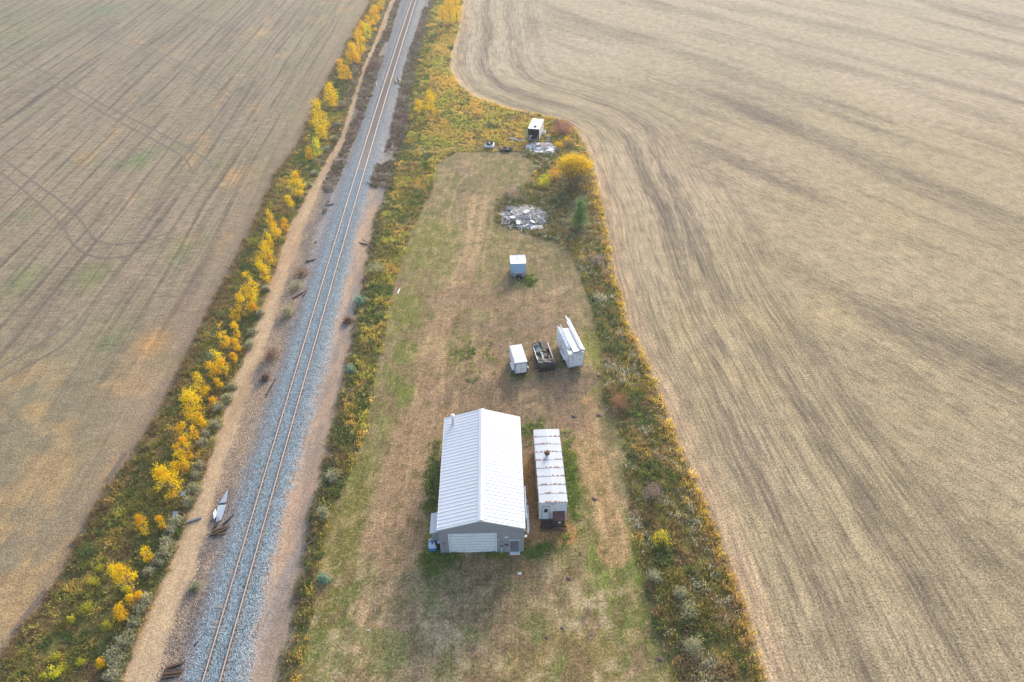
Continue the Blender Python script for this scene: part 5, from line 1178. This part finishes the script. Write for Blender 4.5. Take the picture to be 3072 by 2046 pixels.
MB().box(-.8, .8, -.5, .5, 0, .3).build('broken_cabinet', M['lumberC'], lp_, (-2.3, 2.7, .3), (R(12), R(6), .2)); MB().box(-.7, .7, -.5, .5, 0, .05).build('sheet', M['lumberB'], lp_, (.1, -3.6, .2), (R(10), 0, .1))
pile('junk_pile', 'scattered heap of white scrap sheets and plastic in front of the abandoned trailer', 'junk pile', 1626, 447, 3.3, 2.6, .6, 210, (.3, 1.6), (.1, .34), ['white', 'white_dirty', 'white', 'lumberA', 'sheet', 'lumberC', 'white_dirty'], .25, 10, ['white', 'white_dirty', 'insul', 'sheet'], 'scrap_piece', 5)
pile('black_junk_heap', 'low heap of black rubber and plastic scraps in the grass', 'junk pile', 1518, 450, 1.5, 1.0, .4, 60, (.3, .9), (.12, .4), ['rubber', 'black', 'tarp', 'rubber', 'dark'], .3, 3, ['tarp', 'black'], 'scrap_piece', 6)
pile('plank_stack', 'low stack of long pale planks left of the abandoned trailer', 'lumber pile', 1552, 421, .7, .5, .3, 13, (2.4, 3.6), (.14, .3), ['lumberB', 'insul', 'lumberA', 'pale_wood', 'brown'], .05, 0, None, 'plank', 8, -.45)
x, y = G(1642, 424); t = thing('scrap_frame', 'dark grey twisted metal scrap behind the white junk pile', 'scrap', (x, y, 0))
for a, c in (((-.4, 0, 0), (.2, .2, 1.1)), ((.3, .1, 0), (.3, .3, 1.0)), ((-.1, 0, .9), (.6, .1, 1.1)), ((-.4, .1, .1), (.5, -.2, .4))): MB().bar(a, c, .16, .1).build('metal_strut', M['gal'], t)
MB().box(-.15, .4, .0, .4, .85, 1.15).build('metal_block', M['black'], t)

# ------------------------------------------------------------------ loose ties, planks, sheet metal, litter
def tie(a, b, label, w=.24, h=.2, m='tie', z=0, name='railway_tie', group='loose railway ties', zg=0.0):
    p, q = G(*a, zg), G(*b, zg); L_ = math.hypot(q[0] - p[0], q[1] - p[1]); c = ((p[0] + q[0]) / 2, (p[1] + q[1]) / 2)
    zz = float(ground_z(np.array(c[0]), np.array(c[1])))
    o = MB().box(-L_ / 2, L_ / 2, -w / 2, w / 2, 0, h).build(name, M[m], None, (*c, zz - .01 + z), (0, random.uniform(-.01, .01), math.atan2(q[1] - p[1], q[0] - p[0])), bevel=.015)
    return tag(o, label, 'railway tie' if name == 'railway_tie' else 'plank', group)
Z = lambda x, y: z3(x, y)
tie(Z(1470, 532), Z(1590, 492), 'upper brown tie of the stack below the blue sheet metal')
tie(Z(1485, 548), Z(1598, 505), 'second brown tie of the stack below the blue sheet metal', z=.02)
tie(Z(1450, 553), Z(1578, 549), 'lowest brown tie of the stack below the blue sheet metal')
tie(Z(1535, 492), Z(1632, 408), 'thin dark tie leaning across the gravel beside the blue sheet metal', .16, .14, 'tie_dark')
tie(Z(1480, 505), Z(1500, 470), 'short dark stub tie at the tip of the blue sheet metal', .3, .2, 'tie_dark')
tie(Z(1145, 1478), Z(1316, 1424), 'topmost angled tie of the stack at the bottom edge')
tie(Z(1135, 1496), Z(1290, 1492), 'second tie of the stack at the bottom edge', m='tie_dark')
tie(Z(1130, 1520), Z(1292, 1500), 'third tie of the stack at the bottom edge', z=.05)
tie(Z(1115, 1542), Z(1285, 1518), 'nearest tie of the stack at the bottom edge')
tie(Z(1345, 1340), Z(1378, 1300), 'small dark stick on the gravel above the bottom stack', .1, .1, 'tie_dark')
tie(Z(1290, 470), Z(1390, 436), 'grey driftwood log across the left edge of the dirt road', .25, .2, 'lumberC')
y2 = lambda x, y: (x / 2.299, 682 + y / 2.299)
tie(y2(2020, 495), y2(2112, 440), 'dark long tie of the crossed pair beside the track', m='tie_dark')
tie(y2(2085, 492), y2(2130, 436), 'thin brown tie of the crossed pair beside the track', .16, .16)
tie(y2(2110, 240), y2(2188, 224), 'single dark tie left of the track above the crossed pair', m='tie_dark')
tie(y2(1838, 1160), y2(1902, 1050), 'grey brown tie lying along the gravel near the round dead bush', .2, .16)
tie(y2(1850, 1165), y2(1908, 1062), 'thin grey strip beside the tie near the round dead bush', .1, .1, 'lumberC')
tie(z7(1080, 56), z7(1142, 40), 'dark tie at the scrub edge left of the upper track', m='tie_dark')
tie(z7(1330, 398), z7(1456, 425), 'dark tie on the dirt right of the track', .2, .18, 'tie')
tie(z7(1365, 346), z7(1445, 390), 'thin pale plank above the dark tie right of the track', .1, .08, 'lumberB')
tie(z7(1610, 0), z7(1640, 35), 'thin white plank at the weed edge right of the track', .12, .08, 'lumberA')
z6 = lambda x, y: (900 + x / 3.733, y / 3.733)
tie(z6(861, 926), z6(863, 988), 'pale upright plank on the gravel left of the far track', .3, .1, 'pale_wood')
tie(z6(1080, 958), z6(1078, 900), 'left pale timber of the N shaped stack by the far track', .3, .3, 'pale_wood')
tie(z6(1120, 955), z6(1122, 900), 'right pale timber of the N shaped stack by the far track', .3, .3, 'pale_wood')
tie(z6(1088, 905), z6(1112, 950), 'crossing brown timber of the N shaped stack by the far track', .3, .25, 'tie', .3)
tie(z6(755, 1102), z6(832, 1076), 'upper dark log at the scrub edge left of the far track', .3, .25, 'tie_dark')
tie(z6(690, 1332), z6(742, 1302), 'pale log at the scrub edge left of the far track', .3, .25, 'lumberC')
tie(z6(620, 1432), z6(650, 1410), 'short white log at the scrub edge left of the far track', .35, .25, 'lumberA')
tie((1193, 880), (1199, 866), 'short white stick lying at the left edge of the mown yard', .18, .08, 'white', 0, 'white_stick', None)

# bent sheet metal beside the track
A_ = G(*z3(1577, 238)); B1_ = G(*z3(1540, 352)); C_ = G(*z3(1510, 470)); t = thing('sheet_metal', 'bent strip of pale blue sheet metal lying on the gravel left of the track', 'sheet metal', (*B1_, .02))
rel = lambda p, z: (p[0] - B1_[0], p[1] - B1_[1], z)
def poly_sheet(pts, name, th=.03):
    return MB().quad_prism([(x, y, z) for x, y, z in pts], [(x, y, z + th) for x, y, z in pts]).build(name, M['sheet'], t)
def off(p, dx, dy=0): return (p[0] + dx, p[1] + dy)
poly_sheet([rel(A_, .1), rel(off(B1_, -.5, .25), .06), rel(off(B1_, .25, .35), .12)], 'narrow_sheet')
poly_sheet([rel(off(B1_, -.55), .05), rel(off(C_, -.55, .9), .25), rel(off(C_, -.25, 0), .05), rel(off(C_, .15, .3), .05), rel(off(B1_, .4), .15)], 'wide_sheet')
poly_sheet([rel(off(B1_, -.55, -.6), .3), rel(off(C_, -.75, .8), .5), rel(off(C_, -.5, .2), .3), rel(off(C_, -.45, .9), .2)], 'folded_edge')
for k, (px, py, lab) in enumerate(((528, 1549, 'blue plastic scrap in the weeds at the left edge of the dirt road'), (552, 1488, 'small blue plastic scrap under the broad near poplar'))):
    x, y = G(px, py); o = MB().quad_prism([(-.3, -.2, 0), (.3, -.3, .1), (.35, .25, .3), (-.25, .3, .2)], [(-.3, -.2, .03), (.3, -.3, .13), (.35, .25, .33), (-.25, .3, .23)]).build('plastic_scrap', M['sheet'], None, (x, y, .25)); tag(o, lab, 'scrap')
for k, (px, py, s, lab) in enumerate(((1559, 1721, .22, 'small white scrap on the dirt in front of the shed'), (1576, 465, .5, 'white scrap lying on the mown grass below the junk pile'), (1105, 1892, .12, 'tiny white litter piece on the lower left yard'))):
    x, y = G(px, py); o = MB().quad_prism([(-s, -s * .6, 0), (s, -s * .4, 0), (s * .7, s * .6, 0), (-s * .8, s * .5, 0)], [(-s * .8, -s * .5, .1), (s * .8, -s * .3, .05), (s * .5, s * .5, .12), (-s * .6, s * .4, .06)]).build('litter', M['white'], None, (x, y, .02)); tag(o, lab, 'litter')
MD = [(1722, 1249, .42, 'left of two dark soil mounds above the office trailer'), (1796, 1246, .4, 'right of two dark soil mounds above the office trailer'), (1979, 1977, .35, 'dark soil mound at the lower right corner of the yard'),
      (1707, 1735, .4, 'dark soil mound in the dry grass right of the shed front'), (1783, 1497, .35, 'dark soil mound on the right wheel lane'), (1686, 1884, .25, 'small dark soil mound in the lower yard'), (1640, 1912, .25, 'small dark soil mound left of the wheel ruts')]
for px, py, r, lab in MD:
    x, y = G(px, py); V = [(0, 0, r * .3)]; rr = random.Random(px)
    ring = [[(math.cos(a) * r * q * rr.uniform(.8, 1.2), math.sin(a) * r * q * rr.uniform(.7, 1.1), z) for a in np.linspace(0, 6.28, 13)[:-1]] for q, z in ((.5, r * .22), (1, -.03))]
    V += ring[0] + ring[1]; F = [(0, 1 + k, 1 + (k + 1) % 12) for k in range(12)] + [(1 + k, 13 + k, 13 + (k + 1) % 12, 1 + (k + 1) % 12) for k in range(12)]
    b = MB(); b.v = V; b.f = F; o = b.build('soil_mound', M['mound'], None, (x, y, .01)); tag(o, lab, 'soil mound', 'soil mounds in the yard')

# ------------------------------------------------------------------ thin autumn haze filling the air over the farmland
hz = bpy.data.materials.new('thin_haze'); hz.use_nodes = True; hn = hz.node_tree.nodes; hn.remove(hn['Principled BSDF'])
pv = hn.new('ShaderNodeVolumePrincipled'); pv.inputs['Color'].default_value = (.84, .91, 1, 1); pv.inputs['Density'].default_value = .00032; pv.inputs['Anisotropy'].default_value = .2
hz.node_tree.links.new(pv.outputs[0], hn['Material Output'].inputs['Volume'])
o = MB().box(-5200, 5200, -2700, 7700, -1.4, 66).build('haze', hz); tag(o, 'thin pale haze hanging over the fields', 'haze', None, 'stuff')
